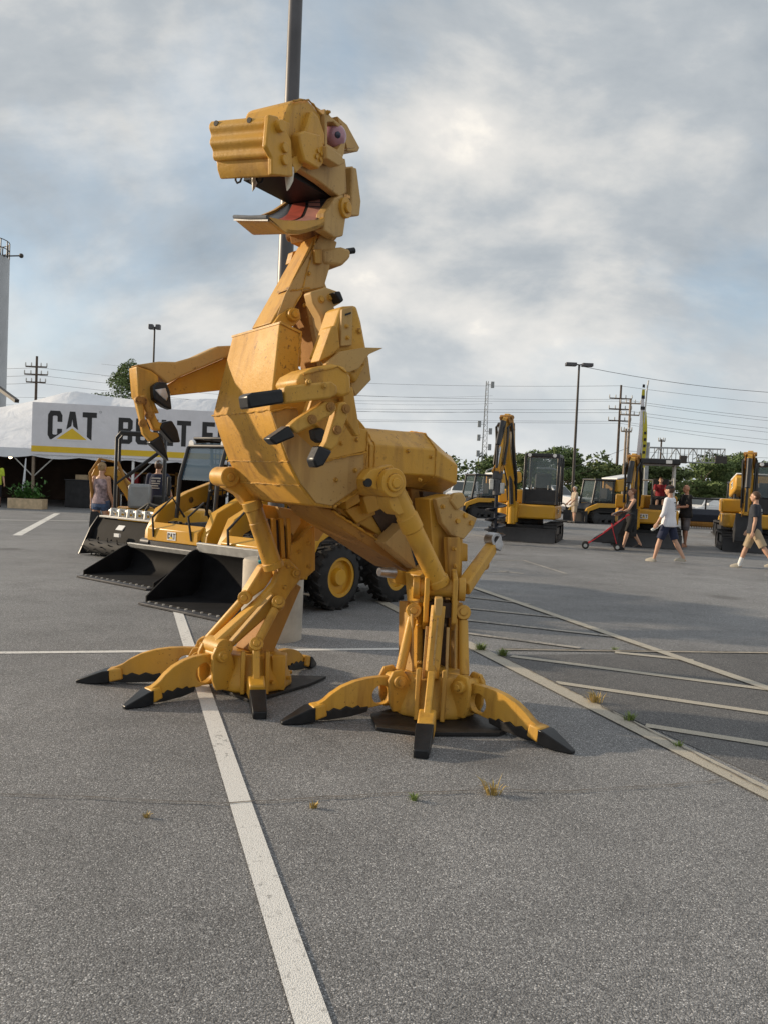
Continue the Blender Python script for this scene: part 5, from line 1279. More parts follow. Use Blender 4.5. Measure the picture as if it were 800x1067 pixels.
# mulcher with toothed drum and push bar
mu = thing('mulcher_head', 'black mulcher head with push bar and toothed drum, in front of the white car', 'attachment')
mb = MB(); mb.prism([V((x, -.95, z)) for x, z in ((.5, .35), (.1, .3), (-.1, .5), (-.1, .95), (.35, .95), (.55, .7))], V((0, 1.9, 0))); mb.build('housing', M['blue'], mu, bev=.02)
mb = MB(); mb.cyl((.3, -.93, .27), (.3, .93, .27), .18, n=18)
for k in range(48):
    a = k * 2.1; y = -.88 + k * 1.76 / 47; mb.box((.3 + math.cos(a) * .21, y, .27 + math.sin(a) * .21), (.04, .03, .04))
mb.build('toothed_drum', M['dino_rust'], mu)
mb = MB(); mb.tube([(.3, -.85, .95), (.35, -.85, 1.45), (.35, .85, 1.45), (.3, .85, .95)], .05, 8); mb.tube([(.1, 0, .9), (.35, 0, 1.45)], .04, 6); mb.build('push_bar', M['blk'], mu)
for y in (-.9, .9):
    mb = MB(); mb.bb(-.1, .5, y - .03, y + .03, .02, .4); mb.build('skid_shoe', M['blk'], mu, bev=.01)
p = G(733, 551); put(mu, p.x, p.y, yaw((-.3, -.95)))
# ================================================================ PEOPLE (local: +y forward, +x to the person's right)
def remesh(o, vox, it=6):
    md = o.modifiers.new('r', 'REMESH'); md.mode = 'VOXEL'; md.voxel_size = vox; md.use_smooth_shade = True
    sm = o.modifiers.new('s', 'SMOOTH'); sm.iterations = it; sm.factor = .5
    dg = bpy.context.evaluated_depsgraph_get(); me = bpy.data.meshes.new_from_object(o.evaluated_get(dg))
    o.modifiers.clear(); old = o.data; o.data = me; bpy.data.meshes.remove(old); me.shade_smooth()
    return o
SKIN = plain('skin', (0.52, 0.30, 0.20), 0.5, 0, .08, 8)
def cloth(name, c, var=.18): return plain(name, c, .85, 0, var, 9, .9, 11)
def dirv(a, out=0.0): return V((math.sin(out), math.sin(a) * math.cos(out), -math.cos(a) * math.cos(out)))
def person(label, H_, legs, arms, shirt, shorts, hair, shoes, sex='m', sleeve=.55, short_len=.95, skin=SKIN, heavy=1.0, lean=0.0, head_turn=0.0, bald=False, cap=None, socks=None, tank=False, logo=None, gripR=False):
    """legs: (thigh angle, knee bend) left/right, arms: (swing, elbow bend, out) left/right, radians, forward positive"""
    t = thing('person', label, 'person'); k = H_ / 1.75
    hip = V((0, 0, .92 * k)); hw = .095 * k; sw = (.205 if sex == 'm' else .175) * k
    tl_, sl_ = .44 * k, .42 * k
    up = V((0, math.sin(lean), math.cos(lean)))
    J = {}
    for n, s, (a, kb) in (('l', -1, legs[0]), ('r', 1, legs[1])):
        h0 = hip + V((s * hw, 0, -.02)); kn = h0 + dirv(a, s * .03) * tl_; an = kn + dirv(a - kb, s * .02) * sl_
        J[n] = (h0, kn, an)
    dz = min(J['l'][2].z, J['r'][2].z) - .085 * k
    hip.z -= dz
    for n in 'lr': J[n] = tuple(p - V((0, 0, dz)) for p in J[n])
    ch = hip + up * .36 * k; shl = hip + up * .49 * k; neck = hip + up * .56 * k; hd = neck + up * .145 * k + V((0, .02 * k, 0))
    for n, s, (a, eb, out) in (('L', -1, arms[0]), ('R', 1, arms[1])):
        s0 = shl + V((s * sw * .93, 0, -.01)); el = s0 + dirv(a, s * out) * .30 * k; wr = el + dirv(a + eb, s * out * .4) * .255 * k
        J[n] = (s0, el, wr)
    def limb(mb, pts, rad, n=12): mb.tube(pts, rad, n)
    def trunk(mb, lv, grow=0.0):                                # stacked elliptical rings: (height along the spine, half width, half depth)
        rings = []
        for h, a, b in lv:
            c = hip + up * h * k; rings.append([c + V((math.cos(q) * (a * k + grow), math.sin(q) * (b * k + grow), 0)) for q in [2 * math.pi * i / 20 for i in range(20)]])
        mb.loft(rings)
    if sex == 'm': TR = [(-.10, .12, .09), (-.04, .165, .125 * heavy), (.08, .165 * heavy, .12 * heavy), (.2, .165 * heavy, .115 * heavy), (.34, .185, .118), (.44, .19, .105), (.50, .16, .085), (.55, .07, .06)]
    else: TR = [(-.10, .12, .09), (-.04, .172, .128), (.06, .165, .115), (.18, .13, .095), (.32, .155, .115), (.43, .155, .09), (.50, .13, .07), (.55, .055, .05)]
    b = MB(); trunk(b, TR)
    for n in 'lr':
        h0, kn, an = J[n]; s = -1 if n == 'l' else 1
        limb(b, [h0 + V((0, 0, .03)), h0.lerp(kn, .35), h0.lerp(kn, .8), kn, kn.lerp(an, .3), kn.lerp(an, .7), an, an - V((0, 0, .03))], [x * k for x in (.085, .082, .062, .054, .058, .043, .036, .036)])
        b.ell(an + V((0, .06 * k, -.05 * k)), (.042 * k, .12 * k, .035 * k))
    for n in 'LR':
        s0, el, wr = J[n]
        b.ell(s0, .058 * k); limb(b, [s0, s0.lerp(el, .5), el, el.lerp(wr, .35), wr], [x * k for x in (.052, .045, .038, .040, .027)])
        d = (wr - el).normalized(); sd = d.cross(V((1, 0, 0))).normalized(); pl = wr + d * .055 * k
        b.beam(wr, wr + d * .10 * k, .045 * k, .035 * k, .085 * k, .03 * k, side=sd)
        b.ell(wr, .027 * k)
        curl = V((1 if n == 'L' else -1, 0, 0)) * .4
        for i, ln in enumerate((.065, .078, .072, .055)):       # four fingers and a thumb
            f0 = wr + d * .09 * k + sd * ((i - 1.5) * .021 * k)
            f1 = f0 + (d + curl * .5).normalized() * ln * .5 * k; f2 = f1 + (d * .7 + curl * 1.5).normalized() * ln * .55 * k
            b.tube([f0 - d * .02 * k, f1, f2], [.0105 * k, .010 * k, .008 * k], 6)
        f0 = wr + d * .03 * k + sd * .03 * k; b.tube([f0, f0 + (d * .7 + sd * .6 + curl).normalized() * .04 * k, f0 + (d + sd * .3 + curl).normalized() * .075 * k], [.014 * k, .012 * k, .009 * k], 6)
    limb(b, [neck - up * .05 * k, neck + up * .07 * k], [.058 * k, .052 * k])
    rt = Matrix.Rotation(head_turn, 3, 'Z'); hf = rt @ V((0, 1, 0)); hr = rt @ V((1, 0, 0))
    def hp(x, y, z): return hd + (hr * x + hf * y + Z * z) * k
    e = MB()
    def hell(mb, c, r, n=16, m=12):
        res = bmesh.ops.create_uvsphere(mb.bm, u_segments=n, v_segments=m, radius=1)
        for v in res['verts']: v.co = hp(c[0] + v.co.x * r[0], c[1] + v.co.y * r[1], c[2] + v.co.z * r[2])
    hell(b, (0, 0, .01), (.075, .095, .105)); hell(b, (0, .03, -.055), (.056, .062, .062)); hell(b, (0, .098, -.02), (.014, .022, .024)); hell(b, (0, .082, .028), (.052, .018, .012))
    hell(b, (0, .085, -.058), (.024, .012, .008))
    for s in (-1, 1): hell(b, (s * .078, -.005, -.008), (.012, .022, .032))
    body = b.build('body', skin, t); remesh(body, .009 * k, 4)
    for s in (-1, 1):
        b = MB(); hell(b, (s * .03, .083, .004), (.013, .008, .007), 8, 6); b.build('eye', M['letter'], body)
    # shirt
    b = MB(); trunk(b, ([(-.12, .182 * heavy, .140 * heavy), (-.03, .184 * heavy, .142 * heavy)] if not tank else [(-.06, .178 * heavy, .135 * heavy)]) + [(h, a, c) for h, a, c in TR if .05 < h < .45] + ([(.50, .165, .09), (.535, .09, .075)] if not tank else [(.47, .12, .085)]), .016 * k)
    if sleeve and not tank:
        for n in 'LR':
            s0, el, wr = J[n]; b.ell(s0, .072 * k)
            if sleeve < 1: limb(b, [s0, s0.lerp(el, sleeve), s0.lerp(el, sleeve + .06)], [.074 * k, .068 * k, .066 * k])
            else: limb(b, [s0, el, el.lerp(wr, sleeve - 1)], [.070 * k, .056 * k, .044 * k])
    o = b.build('top' if tank else 'shirt', shirt, t); remesh(o, .012 * k, 5)
    if logo:
        b = MB(); bpy.context.view_layer.update()
        for (x, z, w_, h_) in logo:
            ok, q, nn_, _ = o.ray_cast(V((x * k, -2, ch.z + .02 + z * k)), V((0, 1, 0)))
            if ok:
                ax_ = V((0, 0, 1)).cross(nn_).normalized(); b.box(q + nn_ * .002, (w_ * k / 2, .006, h_ * k / 2), (ax_, nn_, nn_.cross(ax_)))
        b.build('shirt_print', M['letter'] if logo[0][2] > .05 and shirt.name.startswith('white') else M['ltgrey'], o)
    b = MB(); trunk(b, [(-.14, .160 * heavy, .118 * heavy), (-.06, .174 * heavy, .132 * heavy), (.03, .166 * heavy, .122 * heavy), (.06, .160 * heavy, .116 * heavy)], .006 * k)
    for n in 'lr':
        h0, kn, an = J[n]; e_ = h0.lerp(kn, min(short_len, 1.0)) if short_len <= 1 else kn.lerp(an, short_len - 1)
        pts = [h0 + V((0, 0, .03)), h0.lerp(kn, .3)] + ([kn] if short_len > 1 else []) + [e_]
        limb(b, pts, [.105 * k, .105 * k] + ([.09 * k] if short_len > 1 else []) + [.095 * k])
    o = b.build('shorts', shorts, t); remesh(o, .012 * k, 4)
    for n in 'lr':
        h0, kn, an = J[n]; b = MB(); f = an + V((0, .06 * k, -.055 * k))
        pr = [(-.10, .028, .06), (-.08, .042, .10), (-.02, .045, .105), (.04, .047, .085), (.10, .044, .06), (.135, .026, .04)]
        b.loft([[f + V((math.cos(q) * w_ * k, y * k, (-.028 + max(0, math.sin(q)) * hh_ if math.sin(q) > 0 else -.028) * k)) for q in [2 * math.pi * i / 14 for i in range(14)]] for y, w_, hh_ in pr])
        b.build('shoe', shoes, t)
        if socks:
            b = MB(); limb(b, [an.lerp(kn, .38), an, an - V((0, 0, .05))], [.049 * k, .042 * k, .044 * k]); b.build('sock', socks, t)
    if hair:
        b = MB(); res = bmesh.ops.create_uvsphere(b.bm, u_segments=20, v_segments=14, radius=1)
        for v in res['verts']:
            c = v.co.copy(); r_ = 1 + rnd.uniform(-.03, .03)
            v.co = hp(c.x * .083 * r_, -.012 + c.y * .100 * r_, .022 + c.z * .106 * r_)
        bmesh.ops.delete(b.bm, geom=[v for v in b.bm.verts if ((v.co - hp(0, 0, 0)).dot(hf) > .045 * k and (v.co - hp(0, 0, 0)).z < .055 * k) or (v.co - hp(0, 0, 0)).z < -.07 * k or ((v.co - hp(0, 0, 0)).dot(hf) > .0 and (v.co - hp(0, 0, 0)).z < -.0 * k)], context='VERTS')
        o = b.build('hair', hair, t)
        if sex == 'f':
            b = MB(); hell(b, (0, -.10, .05), (.045, .04, .045)); b.build('hair_bun', hair, o)
    if cap:
        b = MB(); hell(b, (0, -.005, .045), (.084, .102, .075)); c_ = b.build('cap', cap, t)
        b = MB(); b.prism([hp(x, y, z) for x, y, z in ((-.07, .06, .05), (.07, .06, .05), (.06, .15, .035), (0, .17, .033), (-.06, .15, .035))], Z * .008); b.build('cap_peak', cap, c_)
    return t
def stand(o, u, v, head):              # head: where the person faces, as a ground direction
    p = G(u, v); o.location = (p.x, p.y, 0); o.rotation_euler = (0, 0, math.atan2(head[1], head[0]) - math.pi / 2); return o
C = cloth
w_sh = C('white_jersey', (.72, .72, .76), .05); navy = C('navy_cotton', (.018, .024, .055)); dk = C('charcoal_cotton', (.028, .032, .042)); kh = C('khaki_cotton', (.40, .31, .20)); bl = C('black_cotton', (.012, .012, .014))
gr = C('grey_plaid_cotton', (.14, .13, .14), .4); den = C('denim', (.06, .10, .19), .35); beige = C('beige_cotton', (.42, .34, .25)); flow = C('red_and_grey_print', (.34, .25, .26), .75); tan = C('tan_canvas', (.36, .33, .27)); cobalt = C('cobalt_cotton', (.01, .02, .22))
h_br = plain('brown_hair', (.075, .04, .022), .6, 0, .3, 40); h_bl = plain('blonde_hair', (.36, .24, .12), .55, 0, .3, 40); h_rd = plain('auburn_hair', (.17, .065, .025), .6, 0, .3, 40); h_gr = plain('grey_hair', (.45, .42, .38), .6, 0, .2, 40)
white_c = C('white_cotton', (.75, .75, .74), .04); black_c = C('black_cap_cloth', (.015, .016, .02)); grey_c = C('grey_cap_cloth', (.30, .31, .32)); flesh2 = plain('sunburnt_skin', (.50, .25, .16), .5, 0, .08, 8)
stand(person('man walking in a white long sleeved jersey, navy shorts and dark cap', 1.80, ((.34, .10), (-.30, .22)), ((.15, .35, .18), (-.1, .5, .12)), w_sh, navy, h_br, tan, sleeve=1.45, short_len=.92, cap=black_c, heavy=1.06,
      logo=[(0, .05, .12, .03), (0, .0, .05, .02), (0, -.04, .035, .03), (0, -.09, .03, .03), (0, -.14, .03, .02)]), 694, 586, (-.80, .60))
stand(person('man with brown hair walking in charcoal tee, khaki shorts and white socks', 1.74, ((-.50, .10), (.36, .05)), ((-.1, .25, .10), (.15, .3, .15)), dk, kh, h_br, tan, sleeve=.7, short_len=1.0, socks=white_c, heavy=1.04,
      logo=[(0, .03, .10, .06), (.02, -.05, .09, .04)]), 783, 593, (-.86, .50))
stand(person('bald man in black tee and grey plaid shorts standing beside the canopy excavator', 1.86, ((.05, .02), (-.08, .05)), ((.3, 1.2, .15), (.35, 1.3, .15)), bl, gr, None, flesh2, sleeve=.75, short_len=1.05, skin=flesh2, heavy=1.15), 712, 570, (-.9, -.1))
stand(person('woman with auburn hair in black sleeveless top and shorts pushing the stroller', 1.70, ((.30, .05), (-.34, .25)), ((.55, .55, .05), (.5, .6, .05)), bl, bl, h_rd, bl, 'f', tank=True, short_len=.95), 655, 573, (-.98, -.1))
stand(person('grey haired man in beige shirt and shorts standing by the white pickup', 1.74, ((.05, .0), (-.05, .05)), ((.3, .5, .1), (.2, .6, .1)), beige, beige, h_gr, bl, sleeve=.8, short_len=.95, heavy=1.1), 597, 545, (-.9, -.2))
stand(person('blonde woman with hair in a bun, patterned tank top and denim shorts, seen from behind', 1.70, ((-.02, .03), (.16, .14)), ((-.1, .15, .12), (.05, .35, .12)), flow, den, h_bl, white_c, 'f', tank=True, short_len=.40), 104, 569, (.25, .97))
stand(person('man in navy tee with pale back print and grey cap, standing behind the roll cage', 1.80, ((.0, .0), (.05, .05)), ((.1, .3, .18), (.15, .5, .15)), navy, navy, h_br, bl, sleeve=.75, short_len=.95, cap=grey_c, heavy=1.15,
      logo=[(0, .06, .20, .03), (-.05, .0, .10, .03), (.06, .0, .07, .03), (0, -.05, .18, .025), (-.02, -.10, .16, .025), (.0, -.15, .18, .02)]), 163, 566, (.1, 1))
yl = C('lime_yellow_cotton', (.50, .62, .05))
stand(person('person in a lime yellow tee under the tent at the left edge', 1.72, ((0, 0), (0, .05)), ((.1, .3, .15), (.1, .3, .15)), yl, bl, h_br, bl, sleeve=.8, short_len=1.3), -4, 528, (.6, -.8))
rd = C('dark_red_cotton', (.22, .012, .02))
kid = person('child in a dark red shirt sitting on the canopy excavator', 1.35, ((1.45, 1.4), (1.4, 1.35)), ((.8, .4, .1), (.8, .4, .1)), rd, bl, h_br, bl, sleeve=.8, short_len=1.0)
kp = e2.matrix_basis @ V((-.02, .35, 0)); kid.location = (kp.x, kp.y, .99); kid.rotation_euler = (0, 0, yaw(hE) - math.pi / 2)
# bottle in the walking man's hand
bt = thing('plastic_bottle', 'clear plastic bottle held by the man in the white jersey', 'bottle')
b = MB(); b.cyl((0, 0, -.11), (0, 0, .12), .03, n=14, rings=[(0, .028), (.1, .034), (.65, .034), (.85, .016), (1, .014)]); b.build('body', glass('clear_plastic', (.75, .80, .80), .55, .15), bt)
b = MB(); b.cyl((0, 0, .121), (0, 0, .14), .017, n=12); b.build('lid', M['white'], bt)
p = P(682.5, 550, 19.0); bt.location = p; bt.rotation_euler = (.5, .9, 0)
# stroller
stt = thing('stroller', 'red and black folding umbrella stroller pushed by the woman', 'stroller')
for s in (-1, 1):
    y = s * .22
    b = MB(); b.tube([(.62, y, .10), (.1, y, .50), (-.42, y, .95), (-.52, y, 1.0)], .013, 8); b.build('push_frame', M['red'], stt)
    b = MB(); b.prism([V((x, y * .92, z)) for x, z in ((.50, .20), (.1, .49), (-.36, .88), (-.30, .62), (-.16, .30), (.1, .2))], V((0, .01, 0))); b.build('side_fabric', M['blk'], stt)
    b = MB(); b.tube([(-.22, y, .10), (-.08, y, .55), (-.05, y, .72)], .013, 8); b.build('rear_leg', M['red'], stt)
    for x in (.62, -.22):
        b = MB(); b.cyl((x, y - .04, .095), (x, y + .04, .095), .095, n=22, rings=[(0, .075), (.15, .095), (.85, .095), (1, .075)]); w_ = b.build('wheel', M['rub'], stt)
        b = MB(); b.cyl((x, y - .045, .095), (x, y + .045, .095), .05, n=14); b.build('hub', M['ltgrey'], w_)
    b = MB(); b.tube([(-.50, y, .995), (-.60, y, 1.02)], .024, 8); b.build('grip', M['blk'], stt)
b = MB(); b.loft([[V((x, -.2, z)), V((x, .2, z)), V((x - .01, .2, z - .03)), V((x - .01, -.2, z - .03))] for x, z in ((.50, .22), (.40, .32), (.2, .46), (.0, .44), (-.2, .76), (-.38, .98))]); b.build('seat', M['blk'], stt)
b = MB(); b.loft([[V((-.32 + math.cos(a) * .36, y, .72 + math.sin(a) * .36)) for y in (-.21, .21)] + [V((-.32 + math.cos(a) * .34, y, .72 + math.sin(a) * .34)) for y in (.21, -.21)] for a in [R(40 + 12 * i) for i in range(7)]]); b.build('sun_hood', M['blk'], stt)
b = MB(); b.bb(-.22, .2, -.18, .18, .18, .42); b.build('basket', M['blk'], stt, bev=.03)
p = G(634, 573); put(stt, p.x, p.y + .05, math.pi - .24)
# ================================================================ BACKGROUND
# tall lamp post with a round concrete base right behind the dinosaur
bc = G(280, 668); bc = V((bc.x, bc.y + .18, 0))
lp = thing('street_lamp', 'tall grey lamp post rising behind the dinosaur head from a round concrete base', 'lamp post', bc)
conc = plain('weathered_concrete', (.40, .36, .30), .9, 0, .22, 5, .5, 25)
mb = MB(); mb.cyl(bc, bc + Z * .78, .30, n=36, rings=[(0, .30), (.97, .30), (1, .285)]); base = mb.build('concrete_base', conc, lp, bev=.0)
mb = MB(); mb.cyl(bc + Z * .781, bc + Z * .815, .2, n=4); mb.build('base_plate', M['galv'], lp, bev=.005)
mb = MB(); mb.cyl(bc + Z * .81, bc + Z * 10.5, .082, .055, n=24); mb.build('pole', M['pole'], lp)
mb = MB(); mb.beam(bc + V((-.9, 0, 10.5)), bc + V((.9, 0, 10.5)), .08, .08); arm = mb.build('crossarm', M['pole'], lp)
for s in (-1, 1):
    mb = MB(); mb.box(bc + V((s * .85, 0, 10.42)), (.3, .2, .09)); mb.build('lamp_head', M['pole_dk'], lp, bev=.03)
mb = MB(); mb.tube([bc + V((-.1, -.29, .77)), bc + V((-.05, -.31, .80)), bc + V((.03, -.3, .79)), bc + V((.1, -.27, .80))], .02, 6)
rag = mb.build('rag', plain('teal_cloth', (.02, .22, .25), .9), None); prop(rag, 'teal rag lying on the rim of the round concrete base', 'rag')

# ---- exhibition tent with banner
dl = 31.0
TA = G(33, 528.5); TA = V((TA.x, TA.y, 0)); dr = V((1, .13, 0)).normalized(); nb_ = V((-dr.y, dr.x, 0)); fwd = -nb_       # fwd points to the camera
def T(x, y, z): return TA + dr * x + nb_ * y + Z * z
zE = CAM_H + (487.5 - 470) / FPX * TA.y; zTop = CAM_H + (487.5 - 421) / FPX * TA.y
tent = thing('exhibition_tent', 'long white vinyl marquee with dark interior and sagging eaves', 'tent', TA)
mb = MB()
LX0, LX1, DEP, zR = -15.0, 9.0, 9.0, zE + 2.8
def roof(x0, x1, peak):
    n = 48; A, B_, Cc = [], [], []
    for k in range(n + 1):
        x = x0 + (x1 - x0) * k / n; f = k / n; sag = .28 * (1 - (2 * (f * 4 % 1) - 1) ** 2) * .5
        ridge = zR - min(1.2, .22 * max(0, .3 - x)) * (1 if x > -6 else abs(math.sin(x))) - .25 * abs(math.sin((x - .3) * .52))
        A.append(T(x, -.02, zE + .03)); B_.append(T(x, DEP / 2 * .5, (zE + ridge) / 2 - sag)); Cc.append(T(x, DEP / 2, ridge))
    return A, B_, Cc
A, B_, Cc = roof(LX0, LX1, 0)
D_ = [T(LX0 + (LX1 - LX0) * k / 48, DEP, zE) for k in range(49)]
rings = []
for a, b, c, d in zip(A, B_, Cc, D_):
    rings.append([a, b, c, d, d - Z * .02, c - Z * .03, b - Z * .03, a - Z * .03])
mb.loft(rings); mb.build('roof', M['vinyl'], tent, smooth=True, ang=60)
mb = MB()                                                    # scalloped valance hanging from the eave
n = 96; tp_, bt_ = [], []
for k in range(n + 1):
    x = LX0 + (LX1 - LX0) * k / n; ph = (x * .55) % 1.0
    tp_.append(T(x, -.04, zE + .06)); bt_.append(T(x, -.05 - .02 * math.sin(x * 9), zE - .22 - .10 * math.sin(ph * math.pi)))
mb.loft([[a, b, b + nb_ * .01, a + nb_ * .01] for a, b in zip(tp_, bt_)]); mb.build('valance', M['vinyl'], tent)
for x in (-10.0, -5.0, .02, 3.8, 7.5):
    mb = MB(); mb.beam(T(x, .05, 0), T(x, .05, zE), .09, .09); mb.build('tent_pole', M['tim_lt'] if abs(x) < .1 else M['white'], tent)
    mb = MB(); mb.tube([T(x - 1.0, .05, zE - .02), T(x - .04, .05, zE - 1.0)], .025, 6); mb.tube([T(x + 1.0, .05, zE - .02), T(x + .04, .05, zE - 1.0)], .025, 6); mb.build('brace', M['ltgrey'], tent)
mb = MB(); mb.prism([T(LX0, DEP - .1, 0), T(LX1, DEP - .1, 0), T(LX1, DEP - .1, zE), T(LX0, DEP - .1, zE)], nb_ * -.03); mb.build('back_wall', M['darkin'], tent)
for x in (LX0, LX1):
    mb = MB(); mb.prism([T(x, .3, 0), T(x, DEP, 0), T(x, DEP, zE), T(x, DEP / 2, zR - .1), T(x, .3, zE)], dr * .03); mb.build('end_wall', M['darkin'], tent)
# roped white tie strap bundle at the corner post
mb = MB(); mb.tube([T(-.22, -.1, 1.9), T(-.28, -.12, .7), T(-.2, -.1, .3)], [.02, .06, .02], 8); mb.build('tied_curtain', M['vinyl'], tent)
# banner
zb0, zb1 = zE - .16, zTop + .02; LB = 8.8
ban = thing('banner', 'white banner with black CAT BUILT FOR lettering, yellow triangle and yellow bottom stripe', 'banner', TA)
mb = MB(); n = 44; rg = []
def bz(x): return .035 * math.sin(x * 2.1) + .02 * math.sin(x * 5.3 + 1)
for k in range(n + 1):
    x = LB * k / n - .02; y = -.14
    t0 = .04 * math.sin(x * .9); rg.append([T(x, y + bz(x) * .0, zb0), T(x, y, zb1 - t0 * 0), T(x, y + .015, zb1), T(x, y + .015, zb0)])
mb.loft(rg); cloth_ = mb.build('fabric', M['ban'], ban)
mb = MB(); mb.prism([T(-.02, -.144, zb0 + .10), T(LB, -.144, zb0 + .10), T(LB, -.144, zb0 + .33), T(-.02, -.144, zb0 + .33)], fwd * .004); mb.build('stripe', M['ban_y'], ban, smooth=False)
hL = (zb1 - zb0) * .60; zl = zb0 + (zb1 - zb0) * .30
mb = MB(); wcat = text(mb, 'CAT', T(.57, -.144, zl), dr, Z, hL * .92, fwd * .004, .10, .80); mb.build('lettering', M['letter'], ban, smooth=False)
xa = .57 + hL * .92 * .80 * (.7 + .325)
mb = MB(); mb.prism([T(xa - hL * .66, -.150, zl - .03), T(xa + hL * .66, -.150, zl - .03), T(xa, -.150, zl + hL * .47)], fwd * .002); mb.build('triangle_outline', M['ban'], ban, smooth=False)
mb = MB(); mb.prism([T(xa - hL * .47, -.1525, zl + .03), T(xa + hL * .47, -.1525, zl + .03), T(xa, -.1525, zl + hL * .38)], fwd * .002); mb.build('triangle', M['ban_y'], ban, smooth=False)
mb = MB(); text(mb, 'BUILT FOR', T(3.22, -.144, zl - .04), dr, Z, hL * .84, fwd * .004, .14, .89); mb.build('lettering', M['letter'], ban, smooth=False)
mb = MB(); mb.ringtube(T(.57 + wcat + .05, -.144, zl + hL * .95), T(.57 + wcat + .05, -.148, zl + hL * .95), .045, .032, 16); mb.build('registered_mark', M['galv'], ban)
# things under the tent
pt = thing('planter_box', 'pale pine planter box filled with leafy green plants at the tent corner', 'planter', G(29, 530))
pc = G(29, 530); pc = V((pc.x, pc.y, 0))
mb = MB(); mb.box(pc + Z * .19, (.65, .25, .19)); 
mb.build('wooden_box', M['wood'], pt, bev=.01)
mb = MB(); rg_ = random.Random(3)
for k in range(420):
    c = pc + V((rg_.gauss(0, .28), rg_.gauss(0, .1), .36 + abs(rg_.gauss(0, .22)))); c.x = max(pc.x - .7, min(pc.x + .7, c.x)); a = rg_.uniform(0, 6.3); d = V((math.cos(a), math.sin(a), rg_.uniform(.2, 1.2))).normalized(); s_ = d.cross(Z).normalized() * .035
    mb.quad(c, c + d * .1 + s_, c + d * .22, c + d * .1 - s_)
mb.build('foliage', M['leafp'], pt, smooth=False, fix=False)
tb = thing('draped_table', 'table with a floor length black cloth behind the planter', 'table', T(1.9, 1.4, 0)); c = T(1.9, 1.4, 0)
mb = MB(); mb.box(c + Z * .55, (.9, .4, .55)); mb.build('cloth', M['blk_matt'], tb, bev=.03)
mb = MB(); mb.box(c + Z * 1.12, (.93, .43, .015)); mb.build('tabletop', M['dkgrey'], tb)
bx_ = thing('carton', 'small pale carton on the draped table', 'box', T(1.5, 1.4, 1.14)); c = T(1.6, 1.4, 1.14); mb = MB(); mb.box(c + Z * .1, (.25, .2, .1)); mb.build('carton_body', M['wood'], bx_, bev=.01)
mb = MB(); mb.box(c + Z * .203, (.02, .2, .002)); mb.build('tape', M['ltgrey'], bx_)
stl = thing('bar_stool', 'silver bar stool with spread feet under the tent beside the draped table', 'stool', T(3.2, 1.0, 0)); c = T(3.2, 1.0, 0)
mb = MB(); mb.cyl(c + Z * .1, c + Z * .62, .035, n=12); mb.build('column', M['chrome'], stl)
for k in range(5):
    a = k * 1.2566; mb = MB(); mb.tube([c + Z * .14, c + V((math.cos(a) * .32, math.sin(a) * .32, .06)), c + V((math.cos(a) * .34, math.sin(a) * .34, .0))], .022, 6); mb.build('foot', M['chrome'], stl)
mb = MB(); mb.cyl(c + Z * .62, c + Z * .70, .2, n=20); mb.build('seat', M['blk'], stl)
sf = thing('display_shelf', 'wooden display shelf at the back of the tent', 'shelf', T(3.6, 4.0, 0)); c = T(3.6, 4.0, 0)
for z in (.5, 1.0, 1.5): mb = MB(); mb.box(c + Z * z, (1.6, .3, .03)); mb.build('shelf_board', M['dino_rust'], sf)
for x in (-1.5, 1.5): mb = MB(); mb.box(c + V((x, 0, .8)), (.04, .3, .8)); mb.build('side_panel', M['dino_rust'], sf)
crate_cols = [M['dkgrey'], M['dino_rust'], M['galv'], M['yel'], M['blk_matt'], M['red']]
for k in range(7):
    x, z = (-1.2 + (k % 4) * .75, .53 if k < 4 else 1.03); h_ = .16 + .04 * (k % 3)
    o = thing('parts_crate', ('dark grey', 'rust brown', 'pale grey', 'yellow', 'black', 'red', 'second dark grey')[k] + ' parts crate on the ' + ('lower' if k < 4 else 'upper') + ' display shelf board in the tent', 'crate', c + V((x, 0, z)), 'crates on the display shelf in the tent')
    mb = MB(); mb.box(c + V((x, 0, z + h_)), (.26, .2, h_)); mb.build('crate_body', crate_cols[k % 6], o, bev=.02)
    mb = MB(); mb.box(c + V((x, 0, z + 2 * h_ + .012)), (.27, .21, .012)); mb.build('lid', M['blk'], o)
lampm = bpy.data.materials.new('warm_bulb'); lampm.use_nodes = True; b_ = lampm.node_tree.nodes['Principled BSDF']; b_.inputs['Emission Color'].default_value = (1, .72, .42, 1); b_.inputs['Emission Strength'].default_value = 6
for x, nm in ((-1.2, 'warm bare bulb glowing under the tent eave at the left edge'), (2.9, 'small warm bulb glowing above the draped table')):
    o = thing('light_bulb', nm, 'lamp', T(x, 1.2, zE - .2)); c = T(x, 1.2, zE - .3)
    mb = MB(); mb.ell(c, .07, 14, 10); mb.build('bulb', lampm, o); mb = MB(); mb.cyl(c + Z * .06, c + Z * .16, .035, n=10); mb.cyl(c + Z * .16, c + Z * .7, .01, n=6); mb.build('socket', M['blk'], o)

